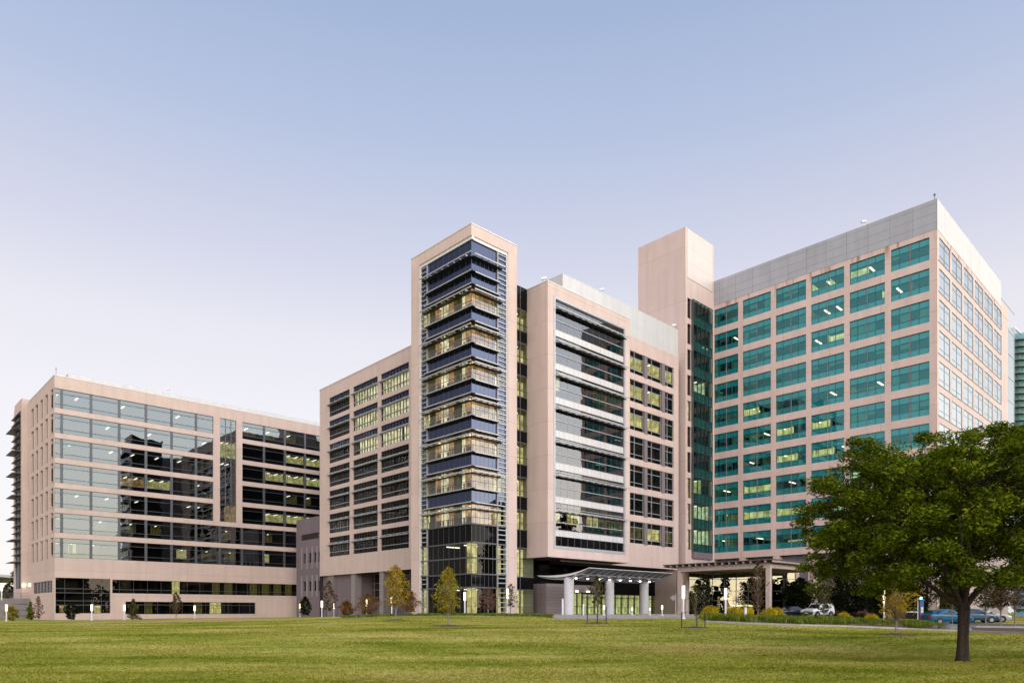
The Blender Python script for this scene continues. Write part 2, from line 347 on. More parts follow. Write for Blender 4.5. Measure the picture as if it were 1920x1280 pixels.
# ================================================================== LEFT BUILDING
def left_building():
    A=Face(102,125.2,2400); B=Face(102,125.2,VPL)
    og=spot(300,140); og.z=0
    root=thing('office_building',og,'pale pink office block far at the left edge with seven rows of silvery mirror windows','building')
    rnd=random.Random(3)
    z=lambda py:A.z(102,py)+.26
    top=z(706); tops=[z(729.2+46.8*k) for k in range(7)]; H=37*.09403
    rows=[(t-H,t) for t in tops]
    e=A.s(640)
    s=lambda px:A.s(px,GD)
    o1=(A.s(102.6),A.s(400)); o2=(A.s(412.5),A.s(443)); o3=(A.s(454.5),e-1.0); o4=(A.s(102.6),A.s(556.5))
    rib=z(1084.5),z(1113); tall=(A.s(104),A.s(207),z(1152),z(1084.5)); ribw=(A.s(210.5),A.s(557),z(1112.5),z(1085.5)); slit=(A.s(235.5),A.s(479),z(1154),z(1128.5))
    holes=[]
    for k,(a,b) in enumerate(rows):
        if k<5: holes += [o1+(a,b),o3+(a,b)]
        else: holes.append(o4+(a,b))
    nar=o2+(rows[4][0],rows[0][1]); holes.append(nar); holes += [tall,ribw,slit]
    w=MB(); A.skin(w,0,e,-.6,top,holes,.45)
    # left side face
    Be=B.s(53.5); bh=[]
    cols=[(B.s(c+2.4),B.s(c-2.4)) for c in (97.3,87.0,77.6,68.6,60.6)]
    for a,b in rows:
        for c in cols: bh.append(c+(a-.1,b+.1))
    lr=(B.s(97.5),B.s(62),z(1112),z(1089.5)); bh.append(lr)
    B.skin(w,0,Be,-.6,top,bh,.5)
    # roof and hidden sides
    c0=A.at(0,0); c1=A.at(e,0); c2=c1-A.n*32; c3=B.at(Be,0)
    hull(w,[c0,c1,c2,c3],-.6,top,(1,2))
    w.build('wall',M_pinkL,root,og)
    # coping line
    cp=MB(); A.box(cp,-.05,e,top,top+.12,-.5,.06); B.box(cp,.5,Be,top,top+.12,-.5,.06); cp.build('coping',M_white,root,og)
    im=MB(); M_mullL=basic('slate_mullion',(.075,.08,.10),.4,.2,var=.05)
    thick=[115.5,170.6,223.4,273.6,321.7,367.5]; thick3=[495,534,571.7,605]; thick4=[115.5,170.6,223.4,273.6,321.7,367.5,412,453.5,494,533]
    def mull(lst,lo,hi): return [(s(p),.42) for p in lst if lo+.3<s(p)<hi-.3]
    def thin(r,step=1.45):
        n=int((r[1]-r[0])/step); return [(r[0]+(i+.5)*(r[1]-r[0])/n,.022) for i in range(n)]
    litA={0:[(1,.5)],1:[(1,.55),(1,.75)],2:[(1,.4),(2,.6),(3,.4),(4,.3)],3:[(2,.4),(3,.5),(4,.5)],4:[(1,.5),(2,.3),(4,.5)],5:[],6:[]}
    for k,(a,b) in enumerate(rows):
        openings=[(o1,thick),(o3,thick3)] if k<5 else [(o4,thick4)]
        ts=[(a+(b-a)*.23,.07),(a+(b-a)*.77,.07)]; bd=[(a,a+(b-a)*.23,M_sL),(a+(b-a)*.23,b-(b-a)*.23,M_gL),(b-(b-a)*.23,b,M_sL)]
        for oi,(op,th) in enumerate(openings):
            r=op+(a,b)
            window(A,r,root,og,mull(th,*op),ts,bands=bd,bar=M_mullL)
            # rooms between the thick mullions
            cuts=[op[0]]+[s(p) for p in th if op[0]+.3<s(p)<op[1]-.3]+[op[1]]
            for i in range(len(cuts)-1):
                lit=[];lm=[]; t=rnd.random()
                if oi==0 and k<5 and t<.55: lm=[rnd.uniform(.2,.8)]
                if oi==0 and k in (3,) and i in (3,4): lit=[(.0,.95,3 if i==3 else 1,3)];lm=[.3,.7]
                if oi==1 and ((k==2 and i in (1,2,3)) or (k==1 and i in (2,3)) or (k==4 and i in (1,2))): lit=[(.05+rnd.random()*.15,.95,1,2.6)];lm=[.3,.7]
                elif oi==1 and t<.5: lit=[(.1,.3+.4*rnd.random(),4,3.2)];lm=[.3]
                if k>=5 and t<.6: u=rnd.random()*.6; lit=[(u,u+.25,1 if t<.2 else 4,3)]; lm=[u+.1]
                room(im,A,(cuts[i]+.02,cuts[i+1]-.02,a+(b-a)*.2,b-(b-a)*.2),4.5,lit,lm)
    window(A,nar,root,og,[nar[0]+(nar[1]-nar[0])*f for f in (.36,.7)],[rows[0][1]-1.6*i for i in range(1,13)],pane=M_gL)
    for k in range(5):
        a,b=rows[k]; room(im,A,o2+(a,b),4.5,[(.0,1,1,2.5)] if k==1 else ([(.6,1,3,3)] if k==4 else []),[.3,.6] if k in (1,2) else [])
    window(A,tall,root,og,thin(tall[:2],2.4),[z(1105),z(1113),z(1128),z(1136)],pane=M_gW)
    room(im,A,tall,5); tw=tall[1]-tall[0]
    for f0,f1,mi in ((.12,.24,3),(.75,.88,1)): A.quad(im,tall[0]+tw*f0,tall[0]+tw*f1,tall[2]+.1,z(1137),-2.5,mi)
    window(A,ribw,root,og,thin(ribw[:2],2.4),[z(1105)],pane=M_gW)
    n=14; W=(ribw[1]-ribw[0])/n
    for i in range(n): room(im,A,(ribw[0]+W*i,ribw[0]+W*(i+1)-.03,ribw[2],ribw[3]),5,[(.3,.62,1 if i==4 else 4,2.5)] if i in (4,7,8,10,11,12,13) else [])
    window(A,slit,root,og,thin(slit[:2],2.2),[z(1135)],pane=M_gW)
    n=8; W=(slit[1]-slit[0])/n
    for i in range(n): room(im,A,(slit[0]+W*i,slit[0]+W*(i+1)-.03,slit[2],slit[3]),5,[(.2,.75,1,2.5)] if i==5 else ([(.3,.55,4,3)] if i in (1,4) else []))
    for r in [c+(a-.1,b+.1) for a,b in rows for c in cols]: window(B,r,root,og,(),[r[2]+1.0],pane=M_gL,gd=-.4)
    window(B,lr,root,og,thin(lr[:2],2.4),[z(1107)],pane=M_gW); room(im,B,lr,4)
    for c in cols:
        for a,b in rows: room(im,B,c+(a-.1,b+.1),3,gd=-.42)
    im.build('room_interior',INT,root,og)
    # white plant screen on the roof
    sc=MB(); A4=A.shifted(-5.0); z4=EYE+(HZ-699.4)/F*(A4.at(A4.s(128),0)).y
    a=A4.s(128); C=[A4.at(a,0),A4.at(e,0),A4.at(e,0,-18),A4.at(a,0,-18)]
    hull(sc,C,top-.5,z4,(0,1,2,3)); sc.build('roof_screen',M_wscreen,root,og)
    # end bay with sunshades at the far left
    P=Face(40.5,141.2,2400); Q=Face(40.5,141.2,VPL); pz=P.z(40.5,746.5)
    pw=MB(); P.skin(pw,0,P.s(56),-.6,pz); qe=Q.s(27.8)
    gl=(.9,qe-.2,z(1100),pz-2.2); Q.skin(pw,0,qe,-.6,pz,[gl],.4)
    q0=P.at(0,0); hull(pw,[q0,P.at(P.s(56),0),P.at(P.s(56),0,-20),Q.at(qe,0)],-.6,pz,(1,2)); pw.build('end_bay',M_pinkL,root,og)
    window(Q,gl,root,og,[gl[0]+1.6*i for i in range(1,int((gl[1]-gl[0])/1.6))],[],pane=M_gL); im2=MB(); room(im2,Q,gl,3); im2.build('room_interior',INT,root,og)
    for k in range(7):
        for j,(dz,dp) in enumerate(((0,.6),(-1.35,.6),(-2.9,1.5))):
            zz=rows[k][1]-.2+dz; f=MB(); Q.box(f,gl[0]-.3,gl[1]+.5,zz-.1,zz,-.1,dp); f.build('sunshade',M_dkbar,root,og)
    # two wall lights low on the end bay
    for px in (44.5,57):
        f=MB(); Fq=P if px<50 else B; ss=Fq.s(px); zz=EYE+(HZ-1094)/F*141; Fq.box(f,ss-.25,ss+.25,zz-.5,zz,.02,.3); f.build('wall_light',lamp('wall_light_glow_%d'%px,(1,.8,.5),6),root,og)
    r=MB(); p=A.at(.3,top,-.3); r.tube([p,p+Vector((0,0,1.6))],.035,5); r.tube([p+Vector((-.2,0,1.2)),p+Vector((.2,0,1.2))],.03,5); r.build('antenna',M_bar,root,og)
    # small rooftop camera mid roof
    cam_fix(A4.at(A4.s(316),z4,-.3),root,og)
    return A,B
def cam_fix(p,root,og):
    r=MB(); r.tube([p,p+Vector((0,0,.7))],.05,6); r.box(p+Vector((-.35,-.15,.6)),(.7,0,.1),(0,.3,0),(0,0,.3)); r.build('roof_camera',M_white,root,og)

# ================================================================== LINK BUILDING
def link_building():
    A=Face(600,139,-280); og=spot(575,146); og.z=0
    root=thing('link_building',og,'low mauve grey three storey link between the left block and the middle block','building')
    e=A.s(556); z=lambda px,py:A.z(px,py); top=z(598,966.5)
    zr=[(z(580,1011),z(580,1000)),(z(580,1054.5),z(580,1036)),(z(580,1107),z(580,1089))]
    louv=(A.s(597.5),A.s(565),zr[0][0],zr[0][1]); holes=[louv]; win=[]
    for a,b in zr[1:]:
        for px in (571,581,590.5,599): win.append((A.s(px+2.4),A.s(px-2.4),a,b))
    holes+=win
    w=MB(); A.skin(w,-14,e,-.5,top,holes,.35); hull(w,[A.at(-14,0),A.at(e,0),A.at(e,0,-14),A.at(-14,0,-14)],-.5,top,(1,2,3)); w.build('wall',M_mauve,root,og)
    lv=MB()
    for i in range(12): 
        zz=louv[2]+(louv[3]-louv[2])*i/12; lv.poly([A.at(louv[0],zz,-.3),A.at(louv[1],zz,-.3),A.at(louv[1],zz+.14,-.05),A.at(louv[0],zz+.14,-.05)])
    lv.build('louvre',M_pier,root,og)
    im=MB()
    for r in win: window(A,r,root,og,(),[r[2]+.7],pane=M_gW,bar=M_bar); room(im,A,r,3)
    im.build('room_interior',INT,root,og)
    fr=MB()
    for a,b in zr[1:]:
        for px in (576,585.8,594.8,566): c=A.s(px); A.box(fr,c-.22,c+.22,a-1.2,b+1.2,.003,.09)
    fr.build('pilaster',basic('pale_mauve_trim',(.27,.235,.26),.6),root,og)

# ================================================================== MIDDLE BUILDING
def middle_building():
    og=spot(900,95); og.z=0
    root=thing('office_building',og,'large pink office block in the middle with a tall blue glass corner tower and sunshades','building')
    rnd=random.Random(5); im=MB(); G=.7
    # ---------------- wing left of the tower
    W=Face(767,114.9,-250); z=lambda py:W.z(767,py)
    sl=lambda px:W.s(px)
    top=W.z(771,648.4); bot=z(1066.7); e=sl(599.5); st=-6.0
    cols=[(sl(766.6),sl(714.2)),(sl(708),sl(662)),(sl(655.5),sl(617))]
    rows=[(z(719.5+51.07*k),z(677.5+51.07*k)) for k in range(7)]
    w=MB(); W.skin(w,st,e,bot,top,[c+r for r in rows for c in cols],.32)
    p0,p1=W.at(st,0),W.at(e,0); p2,p3=p1-W.n*26,p0-W.n*26
    hull(w,[p0,p1,p2,p3],bot,top,()); w.build('wall',M_pink,root,og)
    ew=MB(); hull(ew,[p0,p1,p2,p3],0,top-1.2,(1,2),roof=False); ew.build('darkened_end_wall',M_hidden,root,og)
    ec=MB(); ec.box((p1.x,p1.y,top-1.2),-W.n*26,W.u*.02,(0,0,1.2)); W.box(ec,st,e+.04,top,top+.12,-.5,.06); ec.build('coping',M_pink,root,og)
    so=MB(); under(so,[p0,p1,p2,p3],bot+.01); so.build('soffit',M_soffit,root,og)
    for k,(a,b) in enumerate(rows):
        for i,c in enumerate(cols):
            r=c+(a,b); h=b-a; n=9
            ms=[(c[0]+(c[1]-c[0])*j/n,.03) for j in range(1,n)]
            o=window(W,r,root,og,ms,[(a+h*.72,.10),(a+h*.22,.09)],bands=[(a,a+h*.72,M_gW),(a+h*.72,b,M_sT if k<3 else M_black)],gd=-.26,edge=.05,bar=M_dkbar)
            f=MB(); W.box(f,c[0]-.15,c[1]+.25,a+h*.60,a+h*.635,-.22,.5); W.box(f,c[0]+.07,c[1]-.07,a+h*.21,a+h*.235,-.25,-.12); W.box(f,c[0]+.07,c[1]-.07,a+h*.71,a+h*.735,-.25,-.12)
            for j in range(4):
                s0=c[0]+(c[1]-c[0])*(j+.5)/4; W.box(f,s0-.04,s0+.04,a+h*.635,a+h*.70,-.22,.38)
            f.build('sunshade',M_alu,o,og)
            lit=[];lm=[]
            if k<3 and i<2:
                lit=[(0,1,2,2.2)] if k<2 else [(0,.24,2,2.2),(.62,1,2,2.2)] if i==0 else [(0,.55,2,2.2)]; lm=[.2,.5,.8]
                if k==2 and i==1: lit=[(0,.4,2,2.2),(.58,.8,2,2.2)]
            elif k<2: lit=[(0,.12,1,2.0)]
            room(im,W,r,5,lit,lm,gd=-.28)
    # recessed ground floor: columns, glazing, plinth wall
    R=W.shifted(-4.0); gz=.3
    g=MB(); c=(-6.0,R.s(600)+3,z(1126),bot); window(R,c,root,og,[-6+2.9*i for i in range(1,12)],[bot-1.7,bot-2.9,bot-4.3],pane=M_gW,bar=M_alu,gd=0,deep=.06); room(im,R,c,3,gd=-.05)
    pl=MB(); R.quad(pl,-6,R.s(600)+3,-.3,z(1126),.05); pl.build('plinth_wall',M_mauve,root,og)
    for a,b in ((623,611.5),(663,656),(716.5,709)):
        f=MB(); W.box(f,sl(a),sl(b),-.3,bot,-1.6,-.25); f.build('column',M_pier if a<640 else basic('grey_stone_column_%d'%a,(.26,.23,.24),.6),root,og)
    # ---------------- corner tower
    TY=87.6; L=Face(883.5,TY,VPL); Rr=Face(883.5,TY,VPR)
    z=lambda py:L.z(883.5,py)
    TOP=z(419.4); fz=z(440.5); gt=z(446.5); LE=L.s(771); RE=Rr.s(969.3)
    w=MB()
    L.box(w,0,LE,fz,TOP,-.7,0); Rr.box(w,.7,RE,fz,TOP,-.7,0)
    L.box(w,L.s(785.6),LE,-.3,fz,-.9,0); Rr.box(w,Rr.s(952.6),RE,-.3,fz,-.9,0)
    C0=L.at(0,0); C1=L.at(LE,0); C3=Rr.at(RE,0); C2=C1+C3-C0
    hull(w,[C0,C1,C2,C3],-.3,TOP-.02,()); hw=MB(); hull(hw,[C0,C1,C2,C3],-.3,TOP-.05,(1,2),roof=False); hw.build('rear_wall',M_hidden,root,og); w.build('wall',M_pink,root,og)
    cp=MB(); L.box(cp,-.06,LE,TOP,TOP+.15,-.6,.06); Rr.box(cp,.6,RE,TOP,TOP+.15,-.6,.06); cp.build('coping',M_white,root,og)
    tr=MB()
    l0,l1=L.s(787),L.s(799); r0,r1=Rr.s(934.6),Rr.s(951.3)
    L.box(tr,-.0,l1+.01,gt,fz,-.5,-.12); Rr.box(tr,.5,Rr.s(952.6),gt,fz,-.5,-.12); L.box(tr,l1+.01,L.s(785.6),gt,fz,-.5,-.12)
    L.box(tr,L.s(787.4),L.s(785.6),.5,gt,-.5,-.1); Rr.box(tr,Rr.s(950.9),Rr.s(952.6),.5,gt,-.5,-.1)
    tr.build('trim',M_white,root,og)
    # glazing bands, top down: (z low, z high, kind)
    zs=lambda k:EYE+(12.95+4.555*(6-k))*TY/89.3
    bands=[(zs(0)+.75,gt,'s')]
    ledge=[]; shade=[z(478.8)]; ledge+= [z(508.5),zs(0)+.75]
    for k in range(7):
        bands.append((zs(k),zs(k)+.75,'v')); shade.append(zs(k))
        lo=zs(k+1)+2.47 if k<6 else z(980)
        bands.append((lo,zs(k),'v'))
        if k<6: bands.append((zs(k+1)+.75,lo,'s')); ledge+=[lo,zs(k+1)+.75]
    bands+=[(z(1015),z(980),'b'),(z(1044),z(1015),'v'),(z(1074.5),z(1044),'v'),(z(1100),z(1074.5),'b'),(.6,z(1100),'v')]
    low=[z(980),z(1015),z(1044),z(1074.5),z(1100)]
    mat={'s':M_sT,'v':M_gT,'b':M_black}
    for Fc,s0,s1,n in ((L,.3,L.s(787.4),8),(Rr,.3,Rr.s(950.9),6)):
        f=MB(); end=l1 if Fc is L else r0
        for i in range(n+1 if False else n):
            s=.3+(end-.3)*i/(n-1 if False else n); Fc.box(f,s-.02,s+.02,.6,gt,-.33,-.29)
        for zz in low: Fc.box(f,.3,s1,zz-.08,zz+.08,-.33,-.12)
        for k in range(7): Fc.box(f,.3,end,zs(k)-1.0-.03,zs(k)-1.0+.03,-.33,-.28)
        f.build('mullion',M_bar,root,og)
        for a,b,k in bands:
            if k!='v':
                g=MB(); Fc.quad(g,s0,s1,a,b,-.3); g.build('spandrel_panel',mat[k],root,og)
            else:
                g=MB(); Fc.quad(g,s0,s1,a,b,-.3); g.build('window',M_gT if a>12 else M_gW,root,og)
        # vertical strip of slats beside the wall
        a,b=(l1,L.s(787.4)) if Fc is L else (r0,Rr.s(950.9))
        f=MB(); zz=.8
        while zz<gt-.2:
            Fc.box(f,a+.06,b,zz,zz+.11,-.28,-.16); zz+=.62
        Fc.box(f,a-.05,a+.05,.5,gt,-.3,-.1); f.build('slat_ladder',M_alu,root,og)
    # fins, ledges and sunshades wrap round the corner
    for zz in ledge:
        f=MB()
        for Fc,end,st0 in ((L,l1,-.5),(Rr,r0,-.3)):
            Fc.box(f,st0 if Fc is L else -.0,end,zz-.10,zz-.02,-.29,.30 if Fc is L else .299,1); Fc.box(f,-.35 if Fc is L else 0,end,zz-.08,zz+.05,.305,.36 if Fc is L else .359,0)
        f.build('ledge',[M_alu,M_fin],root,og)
    for zz in shade:
        f=MB()
        for Fc,end in ((L,L.s(794)),(Rr,Rr.s(940))):
            st=-1.0 if Fc is L else 0.0
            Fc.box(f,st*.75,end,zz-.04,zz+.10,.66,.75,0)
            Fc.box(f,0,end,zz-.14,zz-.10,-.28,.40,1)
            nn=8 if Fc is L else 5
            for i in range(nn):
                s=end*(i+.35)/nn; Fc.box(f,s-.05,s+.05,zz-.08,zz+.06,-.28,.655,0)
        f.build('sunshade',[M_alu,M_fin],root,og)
    # rooms of the tower
    for k in range(7):
        lo=zs(k+1)+2.47 if k<6 else z(980)
        r=(.4,L.s(787.8),lo,zs(k)+.72)
        for f0,f1 in ((.0,.36),(.40,.52),(.56,.9)): ls=L.s(787.8)-.4; L.quad(im,.42+ls*f0,.42+ls*f1,lo+.02,lo+.95,-.75,9)
        # one floor seen from both faces: slab, ceiling, lit core wall
        room(im,L,r,6.5,[(.03,.13,3,4.5),(.14,.2,2,3.0),(.24,.36,4,5.5),(.42,.46,3,2.6),(.56,.62,2,2.2),(.62,.74,3,5),(.80,.86,4,3),(.9,1.0,1 if k%3==0 else 4,.9)],[.10,.28,.47,.58,.72],True,gd=-.34,open0=True)
        Rr.quad(im,4.5,Rr.s(950.9),lo+.02,zs(k)+.70,-1.2,4 if k<5 else 1); Rr.quad(im,5.0,5.5,lo+.5,zs(k)-.3,-1.1,2); Rr.quad(im,2.0,3.4,lo+.02,zs(k)+.70,-1.6,4)
    for a,b in ((z(1074.5),z(1015)),(.7,z(1100))):
        room(im,L,(.4,L.s(787.8),a,b),6.4,[(.08,.11,1,2),(.94,1,1,.9)],[.2,.55],gd=-.34,open0=True)
        Rr.quad(im,5.3,Rr.s(950.9),a+.02,b-.02,-1.2,1)
    # ---------------- glass strip between tower and bay
    Bf=Face(1026.8,92.66,VPR); Bl=Face(1026.8,92.66,VPL)
    be=Bl.s(988.3); k0=Bl.at(be,0)
    S=Face.__new__(Face); S.O=Vector((k0.x,k0.y,0)); S.u=Bf.u; S.n=Bf.n; S.px=988.3
    sa=S.s(961); sz=lambda py:S.z(988.3,py)+.0
    ss=lambda px:S.s(px)
    stop=sz(542.5); cyc=[(541,581.6)]
    zz=lambda py:EYE+(HZ-py)/F*(S.at(ss(979),0)).y
    lits=[(621,581.6),(681,643.4),(744.7,705),(808,767.5),(870.6,830),(931,894.5),(993,956),(1081,1026.7),(1151,1105)]
    blk=[]; prev=stop
    f=MB(); ms=ss(975)
    S.box(f,ms-.05,ms+.05,1,stop,-.1,.06)
    for lo,hi in lits:
        a,b=zz(lo),zz(hi); blk.append((b,prev)); prev=a
        S.quad(im,sa,1.2,a,b,-2.0,1 if lo<1000 else 8)
        for c in (a,b): S.box(f,sa,1.2,c-.06,c+.06,-.1,.05)
        S.box(f,sa,1.2,a+(b-a)*.3-.03,a+(b-a)*.3+.03,-.1,.04)
        g=MB(); S.quad(g,sa,1.2,a,b,0); g.build('window',M_gW,root,og)
        for px in (977.5,971.5):
            q=ss(px); S.box(im,q-.5,q-.2,b-.5,b-.4,-1.9,-.5,5)
        im.poly([S.at(sa,a,-.2),S.at(1.2,a,-.2),S.at(1.2,a,-2),S.at(sa,a,-2)],4); im.poly([S.at(sa,b,-.2),S.at(1.2,b,-.2),S.at(1.2,b,-2),S.at(sa,b,-2)],4)
    f.build('mullion',M_bar,root,og)
    for a,b in blk:
        g=MB(); S.quad(g,sa,1.2,a,b,0); g.build('spandrel_panel',M_black,root,og)
    # roof piece above the strip
    g=MB(); hull(g,[S.at(sa,0),S.at(1.2,0),S.at(1.2,0,-12),S.at(sa,0,-12)],1,stop,(1,2,3)); g.build('roof',M_gpanel,root,og)
    # ---------------- projecting bay
    z=lambda py:Bf.z(1026.8,py); bt=z(526.5); bb=z(1043); E=Bf.s(1180.6)
    gf=(Bf.s(1038.3),Bf.s(1172.3),Bf.z(1040,1027.5),Bf.z(1040,555))
    w=MB(); Bf.skin(w,0,E,bb,bt,[gf],.35); Bl.skin(w,0,be+.15,bb,bt)
    q=[Bf.at(0,0),Bf.at(E,0),Bf.at(E,0)+Bl.u*(be+14),Bl.at(be+14,0)]
    hull(w,q,bb,bt,(1,2)); w.build('wall',M_pink,root,og)
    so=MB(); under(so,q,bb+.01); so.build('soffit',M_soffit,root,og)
    cp=MB(); Bf.box(cp,-.05,E,bt,bt+.12,-.5,.05); Bl.box(cp,.5,be+2,bt,bt+.12,-.5,.05); cp.build('coping',M_white,root,og)
    fr=MB(); t=.3
    Bf.box(fr,gf[0],gf[0]+t,gf[2],gf[3],-.3,.06); Bf.box(fr,gf[1]-t,gf[1],gf[2],gf[3],-.3,.06); Bf.box(fr,gf[0]+t,gf[1]-t,gf[2],gf[2]+t*1.3,-.3,.058); Bf.box(fr,gf[0]+t,gf[1]-t,gf[3]-t,gf[3],-.3,.058)
    fr.build('frame',M_alu,root,og)
    g0,g1,gz0,gz1=gf[0]+t,gf[1]-t,gf[2]+t*1.3,gf[3]-t
    zb=lambda py:EYE+(HZ-py)/F*(Bf.at(Bf.s(1041),0)).y
    pan=11; ms=[(g0+(g1-g0)*i/pan,.025) for i in range(1,pan)]
    whites=[]; 
    for k in range(7):
        yt=(616.7,679.6,743,805.5,866,929.7,993)[k]; yb=(628,691,754.5,818,879,941,1004)[k]
        whites.append((zb(yb),zb(yt)))
    hi=gz1
    for k,(a,b) in enumerate(whites+[(gz0,gz0)]):
        lo=b
        if k<7:
            r=(g0,g1,lo,hi); sh=zb(577.3+62.7*k if k<6 else 957)
            tz=[(sh-1.45,.07),(sh+.5,.05)]
            if k==0: tz.append((sh+1.2,.06))
            window(Bf,r,root,og,ms if k else ms+[(g0+(g1-g0)*(i+.5)/pan,.03) for i in range(0)],tz,pane=M_gB,gd=-.24,edge=.03,bar=M_bar,deep=.004)
            for i in range(pan):
                s0=g0+(g1-g0)*i/pan; s1=g0+(g1-g0)*(i+1)/pan
                lt=[(0,1,1 if i in (0,2,3,5,6) else 4,2)] if k==6 and i not in (1,4) else ([(0,1,1,2.5)] if k==2 and i<1 else ([(0,1,4,3)] if k==2 and i>5 else []))
                room(im,Bf,(s0,s1,lo+1.0,min(hi-.3,sh+.3)),4,lt,[.5] if k==6 else [])
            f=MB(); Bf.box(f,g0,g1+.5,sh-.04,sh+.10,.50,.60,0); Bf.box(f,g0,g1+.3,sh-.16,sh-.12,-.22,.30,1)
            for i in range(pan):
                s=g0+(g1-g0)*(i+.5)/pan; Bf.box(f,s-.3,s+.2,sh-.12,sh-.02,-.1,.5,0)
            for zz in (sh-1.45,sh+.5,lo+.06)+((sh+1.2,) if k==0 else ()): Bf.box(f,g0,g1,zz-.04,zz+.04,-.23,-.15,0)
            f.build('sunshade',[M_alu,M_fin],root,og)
            wb=MB(); Bf.box(wb,g0,g1,a,b,-.3,-.12); wb.build('white_band',M_white_frit,root,og)
            hi=a
        else:
            window(Bf,(g0,g1,gz0,hi),root,og,ms,(),pane=M_black,edge=.03)
    bk=MB(); Bf.quad(bk,g0,g1,gz0,gz1,-4.1); bk.build('inner_wall',M_int,root,og)
    # ---------------- lower right block
    Q=Face(1181,110.3,VPR); z=lambda py:Q.z(1181,py); qt=z(628.5); qb=z(1061); QE=Q.s(1272.3); qs=-16
    cols=[(Q.s(1181.3),Q.s(1263.3))]
    rows=[(z(655.5+53.35*k+41.3),z(655.5+53.35*k)) for k in range(7)]
    w=MB(); Q.skin(w,qs,QE,qb,qt,[cols[0]+r for r in rows],.4)
    q=[Q.at(qs,0),Q.at(QE,0),Q.at(QE,0)+Bl.u*22,Q.at(qs,0)+Bl.u*22]
    hull(w,q,qb,qt,(2,)); w.build('wall',M_pink,root,og)
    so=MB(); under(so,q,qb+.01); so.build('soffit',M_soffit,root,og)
    pr=[(Q.s(1207.5),Q.s(1213.2)),(Q.s(1240.2),Q.s(1246.2))]
    for k,(a,b) in enumerate(rows):
        h=b-a; seg=[(cols[0][0],pr[0][0]),(pr[0][1],pr[1][0]),(pr[1][1],cols[0][1])]
        for i,(s0,s1) in enumerate(seg):
            r=(s0,s1,a,b)
            o=window(Q,r,root,og,[(s0+(s1-s0)*.36,.06)],[(b-h*.26,.09),(a+h*.2,.09)],bands=[(a,a+h*.2,M_black),(a+h*.2,b-h*.26,M_gW),(b-h*.26,b,M_black)],bar=M_alu,edge=.05)
            lt=[]
            if k<3 and not (k>0 and i==2): lt=[(0,.62,1,2.5),(.78,1,1,2)] if i==0 else [(0,1,1,2.5)]
            if k==6: lt=[(0,1,4 if i!=1 else 1,2.5)]
            room(im,Q,r,4.5,lt,[.25,.5,.75] if lt and k<6 else ([.4] if lt else []))
        for s0,s1 in pr:
            f=MB(); Q.box(f,s0,s1,a-.1,b,-.38,.1); f.build('pier',M_pier,root,og)
    # white plant screen on the roofs of both
    sc=MB(); D=Q.shifted(-.6); a,b=D.s(1055),D.s(1271.8); zt=EYE+(HZ-512)/F*(D.at(a,0)).y
    c=[D.at(a,0),D.at(b,0),D.at(b,0)+Bl.u*12,D.at(a,0)+Bl.u*12]
    hull(sc,c,qt-1.5,zt,(0,1,2,3)); sc.build('roof_screen',M_wscreen,root,og)
    for px,py in ((1132,547),(1267,611)): cam_fix(D.at(D.s(px),zt-.1,-.4),root,og)
    cam_fix(Bl.at(Bl.s(1016),bt,-.4),root,og)
    # ---------------- recessed entrance floor under bay and lower right block
    H=Face(1150,116,VPR); z=lambda py:EYE+(HZ-py)/F*116
    ha,hb=H.s(1000),H.s(1276); zt=z(1114)
    g=MB(); H.quad(g,ha,hb,zt,qb+.3,0); g.build('fascia_wall',M_black,root,og)
    r=(ha,hb,.9,zt); n=22
    window(H,r,root,og,[(ha+(hb-ha)*i/n,.12) for i in range(1,n)],[(zt-.6,.1),(2.2,.06)],pane=M_gG,bar=M_dkbar,gd=-.05)
    for i in range(n):
        s0=ha+(hb-ha)*i/n; s1=ha+(hb-ha)*(i+1)/n-.02
        room(im,H,(s0,s1,.9,zt),6,[(0,1,3 if i in (17,18) else 8,3.5)],[.5],gd=-.08)
    # side glass beside the strip
    T=Face(1000,99.5,VPR); r=(T.s(986),T.s(1026),.9,EYE+(HZ-1105)/F*98)
    window(T,r,root,og,[T.s(p) for p in (990,997,1004,1012,1019)],[2.6],pane=M_gG,bar=M_dkbar,gd=-.05); room(im,T,r,4,[(.15,.5,8,1.5),(.6,.95,1,2)],gd=-.08)
    g=MB(); T.quad(g,T.s(986),T.s(1030),r[3],bb,0); g.build('fascia_wall',M_black,root,og)
    K=Face(1024,96,VPR); zt=EYE+(HZ-1093)/F*96; zh=EYE+(HZ-1108)/F*96
    w=MB(); a,b,c=K.s(1024),K.s(1060),K.s(1117)
    K.box(w,a,b,.6,zt,-5,0); K.box(w,b,c,zh,zt-.05,-5,-.01); w.build('entrance_portal',M_stone,root,og)
    r=(b,c,.8,zh); window(K,r,root,og,[(b+(c-b)*f,.14) for f in (.2,.36,.52,.66,.8)],[(2.3,.08)],pane=M_gG,bar=M_dkbar,gd=-2.5,name='entrance_door'); room(im,K,r,8,[(0,.2,8,4),(.3,.5,8,4),(.55,.8,1,4),(.85,1,8,4)],gd=-2.6)
    for f in (.35,.72):
        m=MB(); s=b+(c-b)*f; K.box(m,s-.2,s+.2,zh+.05,zh+.2,.0,.25); m.build('wall_light',lamp('scallop_light_%d'%int(f*100),(1,.8,.6),8),root,og)
    im.build('room_interior',INT,root,og)
    return Bl

